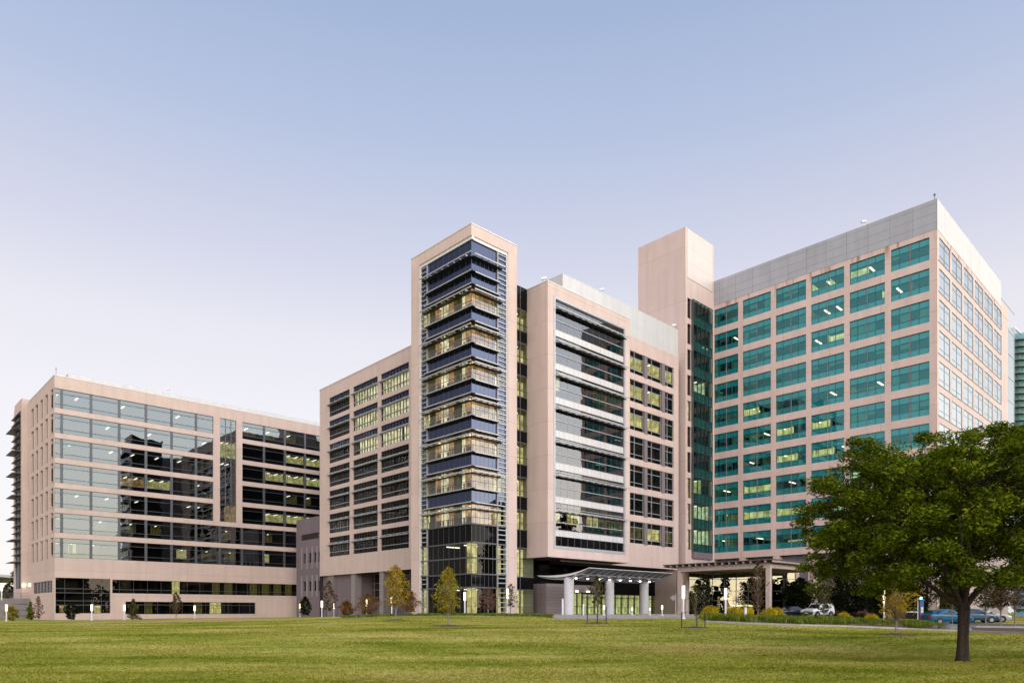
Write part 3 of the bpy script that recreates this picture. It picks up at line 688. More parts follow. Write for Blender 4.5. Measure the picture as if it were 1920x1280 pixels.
# ================================================================== RIGHT BUILDING
def right_building():
    og=spot(1500,120); og.z=0
    root=thing('office_building',og,'tallest pink grid office block with teal glass on the right and a windowless lift tower','building')
    rnd=random.Random(21); im=MB()
    # lift tower
    A=Face(1285,119.7,VPL); B=Face(1285,119.7,VPR); z=lambda py:A.z(1285,py)
    top=z(425); AE=A.s(1196.5); BE=B.s(1338.2)
    gp=(B.s(1288),B.s(1334.5),B.z(1288,520),B.z(1288,428.5))
    slots=[]; 
    for k in range(10):
        slots.append((B.s(1289),B.s(1296),B.z(1289,605.6-48.2+48.2*k+38),B.z(1289,605.6-48.2+48.2*k)))
    cur=(B.s(1296.5),B.s(1332.3),B.z(1297,1034),B.z(1297,562))
    w=MB(); A.skin(w,0,AE,-.3,top); B.skin(w,0,BE,-.3,top,slots+[cur],.5)
    q=[A.at(0,0),B.at(BE,0),B.at(BE,0)+A.u*AE,A.at(AE,0)]
    hull(w,q,-.3,top,(1,2)); w.build('lift_tower_wall',panelled('lift_tower_precast',PINK,7.6,9.0,var=.04,joint=.78,msize=.05),root,og)
    g=MB(); B.box(g,gp[0],gp[1],gp[2],gp[3],.002,.06); g.build('metal_panel',M_liftpan,root,og)
    for k,r in enumerate(slots):
        window(B,r,root,og,(),(),pane=M_gW,gd=-.3,bar=M_dkbar); room(im,B,r,3,[(0,1,2,1.2)] if k in (4,8,9) else ([(0,1,1,1.5)] if k==7 else []),gd=-.35)
    C=B.shifted(.35); zt=cur[3]; fl=(cur[3]-cur[2])/9.95
    bands=[]; zz=zt
    rr=[]
    while zz>cur[2]+.1:
        lo=max(cur[2],zz-fl); mid=zz-fl*.63
        bands.append((max(mid,cur[2]),zz,M_gGreen)); rr.append((max(mid,cur[2]),zz))
        if mid>cur[2]: bands.append((lo,mid,M_sGreen))
        zz-=fl
    n=5
    window(C,cur,root,og,[(cur[0]+(cur[1]-cur[0])*i/n,.06) for i in range(1,n)],[(a,.05) for a,_ in rr]+[(b,.05) for _,b in rr[1:]],bands=bands,bar=M_dkbar,gd=0,name='curtain_wall')
    for k,(a,b) in enumerate(rr): room(im,B,(cur[0],cur[1],a,b),4,[(0,.8,2,2)] if k==3 else ([(0,1,2,2.0)] if k>=8 else ([(0,.6,1,2.5)] if k==7 else [])),[.5] if k>6 or k==3 else [],gd=-.1)
    g=MB(); C.box(g,cur[0]-.02,cur[1]+.02,cur[2]-1.1,cur[2],-.34,.08); g.build('sill_panel',M_mauve,root,og)
    cd=MB()
    for s in (0.0,): C.box(cd,cur[0]-.06,cur[0],cur[2],cur[3],-.34,.05)
    cd.build('edge_trim',M_bar,root,og)
    # main block
    L=Face(1757,100.6,VPL); R=Face(1757,100.6,VPR); z=lambda py:L.z(1757,py)
    TOP=z(372); PB=z(429.5); LE=L.s(1338.3)-.03; RE=R.s(1877)
    t0=EYE+(HZ-444.8)/F*(L.at(L.s(1742),0)).y; P=4.415; Hh=3.24
    rows=[(t0-P*k-Hh,t0-P*k) for k in range(10)]
    px=[(1742.7,1670.4),(1659,1593),(1582.7,1520.7),(1511.3,1454.5),(1445.3,1392.5),(1384,1338.9)]
    cols=[(L.s(a),L.s(b)) for a,b in px]
    bt=rows[-1][0]-1.15
    w=MB(); L.skin(w,0,LE,bt,PB,[c+r for r in rows for c in cols],.35)
    rpx=[(1761,1781.5),(1784.7,1804),(1807,1825),(1827.5,1843.5),(1845.8,1861.5),(1863.6,1878)]
    rc=[(R.s(a),R.s(b)) for a,b in rpx]; RL=R.s(1890)
    rr=[(a-.05,b+.05) for a,b in rows]
    R.skin(w,0,RL,-.3,PB,[c+r for r in rr for c in rc],.12)
    q=[L.at(0,0),R.at(RL,0),R.at(RL,0)+L.u*LE,L.at(LE,0)]
    hull(w,q,-.3,PB,(1,2)); w.build('wall',M_pinkR,root,og)
    sc=MB(); L.quad(sc,-.02,LE,PB,TOP,.03); R.quad(sc,-.02,R.s(1876.5),PB,TOP,.03,1); e=R.s(1876.5)
    hull(sc,[L.at(0,0,.03),R.at(e,0),R.at(e,0)+L.u*LE,L.at(LE,0)],PB,TOP,(1,2)); sc.build('roof_screen',[M_gpanel,M_wscreen],root,og)
    # grey gap and pink cap at far end of the right face
    g=MB(); R.box(g,e+.02,RL,PB-1,TOP-3.2,-3,.02); g.build('end_pier',M_pink,root,og)
    U=R.shifted(-1.2); g=MB(); a,b=RL+.02,U.s(1902); U.quad(g,a,b,0,TOP-4.2,0); g.build('end_glazing',M_gRr,root,og)
    g=MB(); U.quad(g,a,b,0,TOP-4.2,-2.5); g.build('inner_wall',M_int,root,og)
    f=MB()
    for i in range(14): U.box(f,a,b,2+4.415*i,2.12+4.415*i,-.02,.05)
    for s in (a,(a+b)/2,b-.1): U.box(f,s,s+.09,0,TOP-4.2,-.02,.06)
    f.build('mullion',M_alu,root,og)
    special={(0,1):[(.5,1,1,.9)],(0,2):[(.45,1,1,3)],(1,0):[(.0,.5,4,3)],(1,1):[(0,.1,1,3)],(1,2):[(0,1,4,3)],(2,2):[(0,.5,1,1.4)],(4,1):[(0,1,4,3)],(4,4):[(.5,1,1,1)],(5,2):[(.5,1,1,1.2)],(6,2):[(.4,1,1,1.5)],
             (7,4):[(0,1,1,1.6)],(8,1):[(0,1,1,1.6)],(8,3):[(0,1,1,1.6)],(8,4):[(0,1,1,1.6)],(9,5):[(0,.6,4,2)],(8,5):[(0,.5,4,2)]}
    for k,(a,b) in enumerate(rows):
        h=b-a
        for i,c in enumerate(cols):
            r=c+(a,b); wd=c[1]-c[0]
            _w=window(L,r,root,og,[(c[0]+wd*.27,.05),(c[0]+wd*.78,.05)],[(a+h*.3,.07),(b-h*.3,.07)],
                   bands=[(a,a+h*.3,M_sR),(a+h*.3,b-h*.3,M_gR),(b-h*.3,b,M_sR)],bar=M_tealbar,edge=.03,deep=.05); cm=MB(); L.box(cm,c[0]+wd*.5-.045,c[0]+wd*.5+.045,a,b,GD-.02,GD+.12); cm.build('centre_mullion',M_pier,_w,og)
            lt=special.get((k,i),[]) or special.get((k,5-i),[]) if k>3 else special.get((k,i),[])
            lm=[]
            strip=not lt and rnd.random()<.22
            if (lt and rnd.random()<.7) or (not strip and rnd.random()<.30): lm=[rnd.uniform(.08,.5),rnd.uniform(.55,.93)][rnd.randint(0,1):][:1+(rnd.random()<.3)]
            if strip:
                f0=rnd.choice((0,0,.3,.5)); f1=rnd.choice((.5,.8,1,1)); f1=max(f1,f0+.3)
                L.quad(im,c[0]+wd*f0+.05,c[0]+wd*min(f1,1)-.05,a+h*.3,a+h*rnd.uniform(.42,.5),-2.2,rnd.choice((1,2,2)))
            room(im,L,(c[0],c[1],a+h*.28,b-h*.28),5,lt,lm)
            # roller blinds in some bays
            if not lt:
                for f0,f1 in ((.02,.26),(.28,.49),(.51,.77),(.79,.98)):
                    if rnd.random()<.42: L.quad(im,c[0]+wd*f0,c[0]+wd*f1,a+h*(.3 if rnd.random()<.5 and not strip else rnd.uniform(.44,.56)),b-h*.3,GD-.16,7)
    rest=MB(); M_palebar=basic('pale_window_bar',(.40,.42,.45),.4,.2)
    for k,(a,b) in enumerate(rr):
        h=b-a
        for c in rc:
            wd=c[1]-c[0]; r=c+(a,b)
            if k<6:
                window(R,r,root,og,[(c[0]+wd*.5,.06)],[(a+h*.24,.045),(b-h*.26,.045)],pane=M_gRr,bar=M_palebar,edge=.035,gd=-.07,deep=.05); room(im,R,r,3,gd=-.09)
            else:
                R.quad(rest,r[0],r[1],a,b,-.07,0); R.quad(rest,r[0],r[1],a,b,-3,1); R.box(rest,c[0]+wd*.5-.05,c[0]+wd*.5+.05,a,b,-.1,-.03,2); R.box(rest,c[0],c[1],a+h*.25,a+h*.25+.07,-.1,-.04,2)
        f=MB(); R.box(f,.5,RE-.3,a-.16,a-.04,-.1,.05); f.build('ledge',M_bar,root,og)
    tag(rest.build('window_rows',[M_gRr,M_int,M_alu],root,og),kind='stuff')
    # ground storeys under the grid
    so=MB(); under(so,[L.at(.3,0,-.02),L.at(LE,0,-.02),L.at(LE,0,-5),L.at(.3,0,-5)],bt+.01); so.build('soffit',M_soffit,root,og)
    D=L.shifted(-1.6); g=MB(); D.quad(g,.3,LE,6.4,bt,0); g.build('louvre_band',panelled('grey_louvre_panel',(.26,.25,.29),1.6,3,var=.05,joint=.6,msize=.05),root,og)
    g=MB(); D.quad(g,.3,LE,-.3,6.4,.4); D.box(g,.3,LE,6.2,6.45,0,.4); g.build('base_wall',M_pink,root,og)
    for p in (1391,1455,1521,1590,1665,1748):
        s=L.s(p); f=MB(); L.box(f,s-.55,s+.55,-.3,bt,-1.3,-.05); f.build('column',M_pink,root,og)
    g=MB(); s=L.s(1640); D.quad(g,s-9,s+9,.2,4.2,.44); g.build('service_door',M_soffit,root,og)
    # glazed lobby behind the flat canopy
    V=Face(1291,110,1e9); a,b=0,V.s(1492); zt=EYE+(HZ-1072)/F*110
    window(V,(a,b,.8,zt),root,og,[(a+(b-a)*i/9,.05) for i in range(1,9)],[(zt-1.1,.06),(zt-2.9,.06),(zt-4.4,.05)],pane=M_gLob,bar=M_bar,gd=0,name='lobby_glazing',edge=.12)
    n=9
    for i in range(n):
        r=(a+(b-a)*i/n,a+(b-a)*(i+1)/n-.02,.8,zt); room(im,V,r,6,[],gd=-.05)
    s0,s1=V.s(1353),V.s(1387); V.quad(im,s0,s1,.8,3.9,-2.2,3); V.box(im,V.s(1378),V.s(1413),2.35,2.6,-1.5,-.4,5); V.quad(im,V.s(1412),V.s(1421),.9,2.6,-1.8,3)
    g=MB(); V.box(g,a-.02,b,zt,zt+.35,-6,.1); V.box(g,a-.5,a-.02,.6,zt+.35,-6,.1); V.box(g,b,b+.5,.6,zt+.35,-6,.1); g.build('lobby_roof',M_pink,root,og)
    im.build('room_interior',INT,root,og)
    r=MB(); p=L.at(.4,TOP,-.3); r.tube([p,p+Vector((0,0,1.0))],.05,5); r.tube([p+Vector((-.12,0,.8)),p+Vector((.12,0,.8))],.14,6); r.build('antenna',M_bar,root,og)
    cam_fix(L.at(L.s(1618),TOP,-.3),root,og)
    return L,R

def far_building():
    A=Face(1902.5,150,2500); B=Face(1902.5,150,1500); og=spot(1915,155); og.z=0
    root=thing('glass_building',og,'pale green banded glass building peeking out at the far right edge','building')
    top=A.z(1902.5,616); e=A.s(1990)
    g=MB(); A.quad(g,0,e,0,top); A2=Face(1889,146,2345); 
    g.build('window',M_gFar,root,og)
    i=MB(); A.quad(i,0,e,0,top,-3); hull(i,[A.at(0,0,-.02),A.at(e,0,-.02),A.at(e,0,-18),A.at(0,0,-18)],0,top,(1,2,3)); i.build('inner_wall',basic('pale_green_blind',(.55,.68,.66),.8),root,og)
    b=MB(); k=0; zz=top-3.2
    while zz>2: A.box(b,0,e,zz,zz+1.7,-.1,.06,0); zz-=4.2
    A.box(b,-.3,0,0,top+.2,-1,.1,1); A.box(b,0,e,top,top+.3,-1,.1,1)
    b.build('spandrel_panel',[spandrel('pale_green_spandrel',(.36,.47,.45),(.8,.95,.9),.12),M_white],root,og)
    # curved bay in front
    Y=148; c=Vector(((1904-960)/F*Y+1.6,Y+2.2,0)); r=3.0; t2=EYE+(HZ-626)/F*Y
    g=MB()
    g.tube([c,c+Vector((0,0,t2))],r,20); g.build('curved_bay',M_gFar,root,og,smooth=True)
    g=MB(); g.tube([c,c+Vector((0,0,t2-.3))],r-.8,16); g.build('inner_wall',MATS['pale_green_blind'],root,og)
    f=MB(); zz=2
    while zz<t2: f.tube([c+Vector((0,0,zz)),c+Vector((0,0,zz+.14))],r+.05,20); zz+=1.4
    f.build('mullion',M_bar,root,og)
FA,FB=left_building(); link_building(); BLf=middle_building(); RL_,RR_=right_building(); far_building()
# ================================================================== GROUND
def grid_mesh(xs,ys,name,mat,dz=0.0):
    X,Y=np.meshgrid(xs,ys); Z=ground_np(X,Y)+dz
    nx,ny=len(xs),len(ys); idx=np.arange(nx*ny).reshape(ny,nx)
    fs=np.stack([idx[:-1,:-1],idx[:-1,1:],idx[1:,1:],idx[1:,:-1]],-1).reshape(-1,4)
    me=bpy.data.meshes.new(name); me.from_pydata(np.stack([X,Y,Z],-1).reshape(-1,3).tolist(),[],fs.tolist())
    me.polygons.foreach_set('use_smooth',[True]*len(fs)); me.materials.append(mat); me.update()
    o=bpy.data.objects.new(name,me); COL.objects.link(o); return o
def grass_mat(name,blade=False):
    m,nt,N,L,out=new_mat(name)
    g=N.new('ShaderNodeNewGeometry')
    def noise(sc,det=4,stretch=(1,1,1)):
        mp=N.new('ShaderNodeMapping'); mp.inputs['Scale'].default_value=stretch; L.new(g.outputs['Position'],mp.inputs[0])
        n=N.new('ShaderNodeTexNoise'); n.inputs['Scale'].default_value=sc; n.inputs['Detail'].default_value=det; n.inputs['Roughness'].default_value=.6; L.new(mp.outputs[0],n.inputs['Vector']); return n.outputs['Fac']
    def ramp(f,stops):
        r=N.new('ShaderNodeValToRGB'); e=r.color_ramp.elements
        e[0].position,e[0].color=stops[0][0],c4(stops[0][1]); e[1].position,e[1].color=stops[-1][0],c4(stops[-1][1])
        for p,c in stops[1:-1]: x=e.new(p); x.color=c4(c)
        L.new(f,r.inputs['Fac']); return r.outputs['Color']
    a=ramp(noise(.16,6,(.55,1.25,1)),[(.36,(.20,.235,.028)),(.5,(.36,.355,.07)),(.64,(.53,.46,.15))])
    b=ramp(noise(3.2,5),[(.32,(.72,.75,.66)),(.68,(1.15,1.12,1.1))])
    m1=N.new('ShaderNodeMix'); m1.data_type='RGBA'; m1.blend_type='MULTIPLY'; m1.inputs['Factor'].default_value=.8; L.new(a,m1.inputs['A']); L.new(b,m1.inputs['B'])
    # damp darker green tufts
    mt=N.new('ShaderNodeMapRange'); mt.inputs['From Min'].default_value=.56; mt.inputs['From Max'].default_value=.72; mt.inputs['To Max'].default_value=.7; L.new(noise(.42,6,(.5,1.5,1)),mt.inputs['Value'])
    mg=N.new('ShaderNodeMix'); mg.data_type='RGBA'; mg.inputs['B'].default_value=(.10,.15,.018,1); L.new(mt.outputs[0],mg.inputs['Factor']); L.new(m1.outputs['Result'],mg.inputs['A']); m1=mg
    # worn straw coloured patches
    mk=N.new('ShaderNodeMapRange'); mk.inputs['From Min'].default_value=.52; mk.inputs['From Max'].default_value=.66; L.new(noise(.075,5,(.7,1.4,1)),mk.inputs['Value'])
    m2=N.new('ShaderNodeMix'); m2.data_type='RGBA'; m2.inputs['B'].default_value=(.45,.32,.13,1); sc=N.new('ShaderNodeMath'); sc.operation='MULTIPLY'; sc.inputs[1].default_value=.75; L.new(mk.outputs[0],sc.inputs[0]); L.new(sc.outputs[0],m2.inputs['Factor']); L.new(m1.outputs['Result'],m2.inputs['A'])
    last=m2.outputs['Result']
    # bare earth where the turf has gone, in front of the left building
    sep=N.new('ShaderNodeSeparateXYZ'); L.new(g.outputs['Position'],sep.inputs[0])
    def band(o,c,w):
        s=N.new('ShaderNodeMath'); s.operation='SUBTRACT'; s.inputs[1].default_value=c; L.new(o,s.inputs[0])
        d=N.new('ShaderNodeMath'); d.operation='DIVIDE'; d.inputs[1].default_value=w; L.new(s.outputs[0],d.inputs[0])
        q=N.new('ShaderNodeMath'); q.operation='POWER'; q.inputs[1].default_value=2; L.new(d.outputs[0],q.inputs[0]); return q.outputs[0]
    ad=N.new('ShaderNodeMath'); L.new(band(sep.outputs['X'],-41,11),ad.inputs[0]); L.new(band(sep.outputs['Y'],86,11),ad.inputs[1])
    ad2=N.new('ShaderNodeMath'); L.new(ad.outputs[0],ad2.inputs[0]); n9=N.new('ShaderNodeMath'); n9.operation='MULTIPLY_ADD'; n9.inputs[1].default_value=2.4; n9.inputs[2].default_value=-1.2; L.new(noise(.3,5),n9.inputs[0]); L.new(n9.outputs[0],ad2.inputs[1])
    me=N.new('ShaderNodeMapRange'); me.inputs['From Min'].default_value=1.1; me.inputs['From Max'].default_value=.6; me.inputs['To Max'].default_value=.8; L.new(ad2.outputs[0],me.inputs['Value'])
    m3=N.new('ShaderNodeMix'); m3.data_type='RGBA'; m3.inputs['B'].default_value=(.50,.31,.18,1); L.new(me.outputs[0],m3.inputs['Factor']); L.new(last,m3.inputs['A']); last=m3.outputs['Result']
    if blade:
        rp=N.new('ShaderNodeValToRGB'); e=rp.color_ramp.elements; e[0].color=(.62,.66,.52,1); e[1].color=(1.08,1.06,.98,1); L.new(g.outputs['Random Per Island'],rp.inputs['Fac'])
        m4=N.new('ShaderNodeMix'); m4.data_type='RGBA'; m4.blend_type='MULTIPLY'; m4.inputs['Factor'].default_value=1; L.new(last,m4.inputs['A']); L.new(rp.outputs[0],m4.inputs['B']); last=m4.outputs['Result']
    p=N.new('ShaderNodeBsdfDiffuse'); L.new(last,p.inputs[0])
    if not blade:
        bp=N.new('ShaderNodeBump'); bp.inputs['Distance'].default_value=.06; bp.inputs['Strength'].default_value=.8; L.new(noise(6,6),bp.inputs['Height']); L.new(bp.outputs['Normal'],p.inputs['Normal'])
        L.new(p.outputs[0],out.inputs[0])
    else:
        t=N.new('ShaderNodeBsdfTranslucent'); L.new(last,t.inputs[0]); ms=N.new('ShaderNodeMixShader'); ms.inputs[0].default_value=.4; L.new(p.outputs[0],ms.inputs[1]); L.new(t.outputs[0],ms.inputs[2]); L.new(ms.outputs[0],out.inputs[0])
    return m
M_grass=grass_mat('mown_lawn'); M_blade=grass_mat('grass_blades',True)
xs=np.concatenate([np.linspace(-700,-125,12),np.arange(-120,121,1.5),np.linspace(126,700,12)]); ys=np.concatenate([np.linspace(-250,-12,12),np.arange(-10,160,1.5),np.linspace(165,900,14)])
tag(grid_mesh(xs,ys,'lawn',M_grass),kind='structure')
# blades of grass over the near part of the lawn
def quads_mesh(name,P,mat):
    """P: (n,4,3) array of quads"""
    n=len(P); me=bpy.data.meshes.new(name); me.vertices.add(n*4); me.vertices.foreach_set('co',P.reshape(-1).astype(np.float32))
    me.loops.add(n*4); me.loops.foreach_set('vertex_index',np.arange(n*4,dtype=np.int32)); me.polygons.add(n); me.polygons.foreach_set('loop_start',np.arange(0,n*4,4,dtype=np.int32)); me.polygons.foreach_set('loop_total',np.full(n,4,dtype=np.int32))
    me.materials.append(mat); me.update(calc_edges=True); me.validate()
    o=bpy.data.objects.new(name,me); COL.objects.link(o); return o
n=150000
u=rng.random(n); Yb=12*(75/12)**u; Xb=(rng.random(n)*2-1)*Yb*.78
Zb=ground_np(Xb,Yb); hgt=.02+.035*rng.random(n)*(.6+.4*np.sin(Xb*.9+np.sin(Yb*.7)*2)); an=rng.random(n)*6.28; wd=(.010+.0009*Yb)*(1+.6*rng.random(n)); ln=rng.normal(0,.35,(n,2))
dx,dy=np.cos(an)*wd,np.sin(an)*wd
base=np.stack([Xb,Yb,Zb-.005],-1)
P=np.zeros((n,4,3)); P[:,0]=base; P[:,0,0]-=dx; P[:,0,1]-=dy; P[:,1]=base; P[:,1,0]+=dx; P[:,1,1]+=dy
tip=base.copy(); tip[:,2]+=hgt; tip[:,0]+=ln[:,0]*hgt; tip[:,1]+=ln[:,1]*hgt
P[:,2]=tip; P[:,2,0]+=dx*.25; P[:,2,1]+=dy*.25; P[:,3]=tip; P[:,3,0]-=dx*.25; P[:,3,1]-=dy*.25
tag(quads_mesh('grass',P,M_blade),kind='stuff')

def drape(name,left,right,mat,dz,kind='structure',sub=10,cross=6):
    """a sheet between two plan polylines, laid on the ground"""
    def res(pl):
        pl=[Vector((p[0],p[1],0)) for p in pl]; d=[0]
        for a,b in zip(pl,pl[1:]): d.append(d[-1]+(b-a).length)
        N_=sub*(len(pl)-1); o=[]
        for i in range(N_+1):
            t=d[-1]*i/N_; j=max(k for k in range(len(d)) if d[k]<=t+1e-9); j=min(j,len(pl)-2); f=(t-d[j])/(d[j+1]-d[j]); o.append(pl[j].lerp(pl[j+1],f))
        return o
    A,B=res(left),res(right); mb=MB(); g={}
    for i,(a,b) in enumerate(zip(A,B)):
        for k in range(cross+1):
            p=a.lerp(b,k/cross); g[i,k]=(p.x,p.y,ground(p.x,p.y)+dz)
    for i in range(len(A)-1):
        for k in range(cross): mb.poly([g[i,k],g[i,k+1],g[i+1,k+1],g[i+1,k]])
    o=mb.build(name,mat,None,(0,0,0),True); tag(o,kind=kind); return o
M_asph=basic('asphalt',(.075,.075,.085),.85,var=.2,scale=3,bump=.01)
M_conc=basic('pale_concrete',(.36,.33,.32),.85,var=.12,scale=1.5)
M_mulch=basic('bark_mulch',(.085,.045,.03),.95,var=.5,scale=9,bump=.05)
kerbL=[hit(*p) for p in ((1322,1166),(1400,1169.5),(1500,1173),(1600,1175.5),(1700,1179.5),(1800,1183.5),(1920,1188),(1990,1191))]
bedT=[hit(*p) for p in ((1312,1156.5),(1400,1158),(1500,1160.5),(1600,1161),(1665,1165),(1745,1171.8),(1830,1176),(1990,1178))]
def dbl(p,q,f): return p.lerp(q,f)
drape('planting_bed',[p for p in kerbL],[p for p in bedT],M_mulch,.025)
road=[spot(1312,96),spot(1400,99),spot(1500,97),spot(1600,92),spot(1680,84),spot(1760,77),spot(1860,72),spot(1990,68)]
drape('driveway',bedT,road,M_asph,.03)
drape('forecourt',[hit(1040,1158.5),hit(1160,1159),hit(1312,1158.5)],[spot(1012,104),spot(1150,112),spot(1300,112)],M_conc,.03)
def kerb(name,pl,w,h,mat):
    mb=MB(); pl=[Vector((p[0],p[1],0)) for p in pl]
    fine=[]
    for a,b in zip(pl,pl[1:]):
        for i in range(8): fine.append(a.lerp(b,i/8))
    fine.append(pl[-1]); ring=[]
    for i,p in enumerate(fine):
        t=(fine[min(i+1,len(fine)-1)]-fine[max(i-1,0)]).normalized(); n_=Vector((-t.y,t.x,0)); z=ground(p.x,p.y)
        ring.append([(p.x+n_.x*o_,p.y+n_.y*o_,z+zz) for o_,zz in ((-w/2,-.1),(-w/2,h),(w/2,h),(w/2,-.1))])
    for a,b in zip(ring,ring[1:]):
        for k in range(3): mb.poly([a[k],a[k+1],b[k+1],b[k]])
    o=mb.build(name,mat); tag(o,kind='structure')
kerb('kerb',kerbL,.22,.12,M_conc)
kerb('kerb',[p for p in bedT[4:]],.22,.14,M_conc)
kerb('kerb',[hit(1040,1159.5),hit(1160,1160),hit(1310,1159.5)],.3,.1,M_conc)
wk=[hit(*p) for p in ((640,1158.5),(780,1154),(900,1153.5),(1000,1155),(1035,1158))]
drape('planting_strip',wk,[spot(640,112),spot(780,88),spot(883,84),spot(1000,92),spot(1036,92)],basic('dry_ground_cover',(.15,.13,.045),.95,var=.5,scale=4,bump=.08),.02)
far=MB()
# ================================================================== VEGETATION
def leaf_cloud(clumps,per,size,asp=.42,flat=.55):
    """clumps: (n,4) centre + radius -> leaf quads spread through the clumps"""
    c=np.repeat(np.asarray(clumps,float),per,0); n=len(c)
    v=rng.normal(size=(n,3)); v/=np.linalg.norm(v,axis=1,keepdims=True); r=rng.random(n)**.5
    p=c[:,:3]+v*(c[:,3]*r)[:,None]*np.array([1,1,flat])
    a=rng.normal(size=(n,3)); a[:,2]*=.5; a[:,2]-=.25; a/=np.linalg.norm(a,axis=1,keepdims=True)
    b=rng.normal(size=(n,3)); b-=(b*a).sum(1,keepdims=True)*a; b/=np.linalg.norm(b,axis=1,keepdims=True)
    s=size*(.6+.8*rng.random(n))[:,None]; P=np.zeros((n,4,3))
    P[:,0]=p-a*s; P[:,1]=p+b*s*asp; P[:,2]=p+a*s; P[:,3]=p-b*s*asp
    return P
M_bark=basic('dark_bark',(.030,.019,.015),.95,var=.45,scale=14,bump=.03)
M_bark2=basic('pale_bark',(.20,.16,.14),.9,var=.25,scale=14)
GREEN=foliage('deep_green_leaves',(.013,.028,.002),(.14,.19,.012),(.22,.21,.02),trans=.2)
YEL=foliage('yellow_green_leaves',(.14,.14,.014),(.42,.36,.03),(.40,.22,.03))
YEL2=foliage('golden_leaves',(.20,.15,.014),(.50,.36,.035),(.42,.22,.03))
ORG=foliage('orange_leaves',(.12,.055,.012),(.28,.13,.022),(.16,.15,.03))
RED=foliage('russet_leaves',(.10,.05,.035),(.24,.13,.09))
OLV=foliage('olive_leaves',(.035,.042,.012),(.10,.10,.03),(.18,.10,.03))
DRK=foliage('dark_evergreen_leaves',(.006,.010,.004),(.022,.032,.010))
BRN=foliage('bronze_leaves',(.06,.04,.02),(.16,.10,.045))
LIM=foliage('yellow_shrub_leaves',(.34,.27,.01),(.66,.50,.03))
GRS=foliage('ornamental_grass_blades',(.06,.10,.01),(.17,.23,.025),(.34,.30,.1))

def branchy(mb,p0,p1,r0,r1,bend=.12,n=5):
    p0,p1=Vector(p0),Vector(p1); d=(p1-p0).length; pts=[];off=Vector((random.gauss(0,1),random.gauss(0,1),random.gauss(0,.6)))*bend*d
    for i in range(n+1):
        t=i/n; pts.append(p0.lerp(p1,t)+off*math.sin(math.pi*t)*.5)
    mb.tube(pts,[r0+(r1-r0)*i/n for i in range(n+1)],6); return pts

def main_tree():
    base=spot(1803,22.6); bx,by,bz=base
    root=thing('shade_tree',base,'broad dome shaped dark green tree with forked trunk alone on the front lawn','tree')
    tr=MB(); fork=Vector((bx+.05,by,bz+1.65))
    # fluted trunk: base flare, then three stems
    tr.tube([(bx,by,bz-.1),(bx,by,bz+.08),(bx+.01,by,bz+.4),(bx+.02,by,bz+1.0),fork],[.25,.175,.145,.13,.15],12)
    tr.tube([(bx+.09,by-.07,bz-.05),(bx+.085,by-.08,bz+.7),fork+Vector((.12,-.05,.1))],[.11,.08,.07],8)
    tr.tube([(bx-.09,by-.06,bz-.05),(bx-.085,by-.07,bz+.7),fork+Vector((-.1,-.05,.1))],[.12,.085,.075],8)
    cx,cy,cz=bx+.62,by,4.3; rx,rz=5.75,3.45
    limbs=[]
    for dx,dy,dz,r in ((-1.0,-.2,2.2,.15),(-.35,.7,2.6,.13),(.15,-.7,2.8,.13),(.7,.3,2.7,.14),(1.9,-.1,1.6,.16),(-2.0,.5,1.6,.12),(.2,1.6,2.0,.11)):
        p=fork+Vector((dx,dy,dz)); r*=.72; pts=branchy(tr,fork,p,r,r*.6,.10,6); limbs.append((p,r*.62))
        for _ in range(4):
            q=p+Vector((dx*.7+random.gauss(0,.9),dy*.7+random.gauss(0,.9),random.uniform(.2,1.3))); branchy(tr,p,q,r*.55,r*.3,.15,5); limbs.append((q,r*.3))
    cl=[]; tries=0
    while len(cl)<860 and tries<20000:
        tries+=1
        v=rng.normal(size=3); v/=np.linalg.norm(v); rr=rng.random()**.36
        if rng.random()<.16: rr*=.75
        hh=math.hypot(v[0],v[1]); sq=(hh**2.5+abs(v[2])**2.5)**(-1/2.5); v=v*sq; h=hh*sq*rr; z=cz+v[2]*rr*rz
        x=cx+v[0]*rr*rx; y=cy+v[1]*rr*rx
        if z<2.25+.25*random.random(): continue
        if h<.52 and z<3.05+(.52-h)*1.7: continue
        bump=.30*math.sin(3.1*x+1.3)*math.sin(2.7*y)+.2*math.sin(5*z+x)
        if rr>.95+bump*.25: continue
        if z>7.38-.22*math.sin(x*1.1)*math.sin(y*.9)-max(0,by-y)*.22: continue
        cl.append((x,y,z,random.uniform(.30,.62)))
    for x,y,z,r in cl[::2]:
        p=Vector((x,y,z)); q,rad=min(limbs,key=lambda t:(t[0]-p).length+(.5 if t[0].z>z+.3 else 0)); branchy(tr,q,p,min(rad,.05),.008,.12,4)
    tr.build('trunk',M_bark,root,base,True)
    P=leaf_cloud(cl,300,.062,.34,.55)
    o=quads_mesh('crown',P-np.array(base),GREEN); o.parent=root
main_tree()

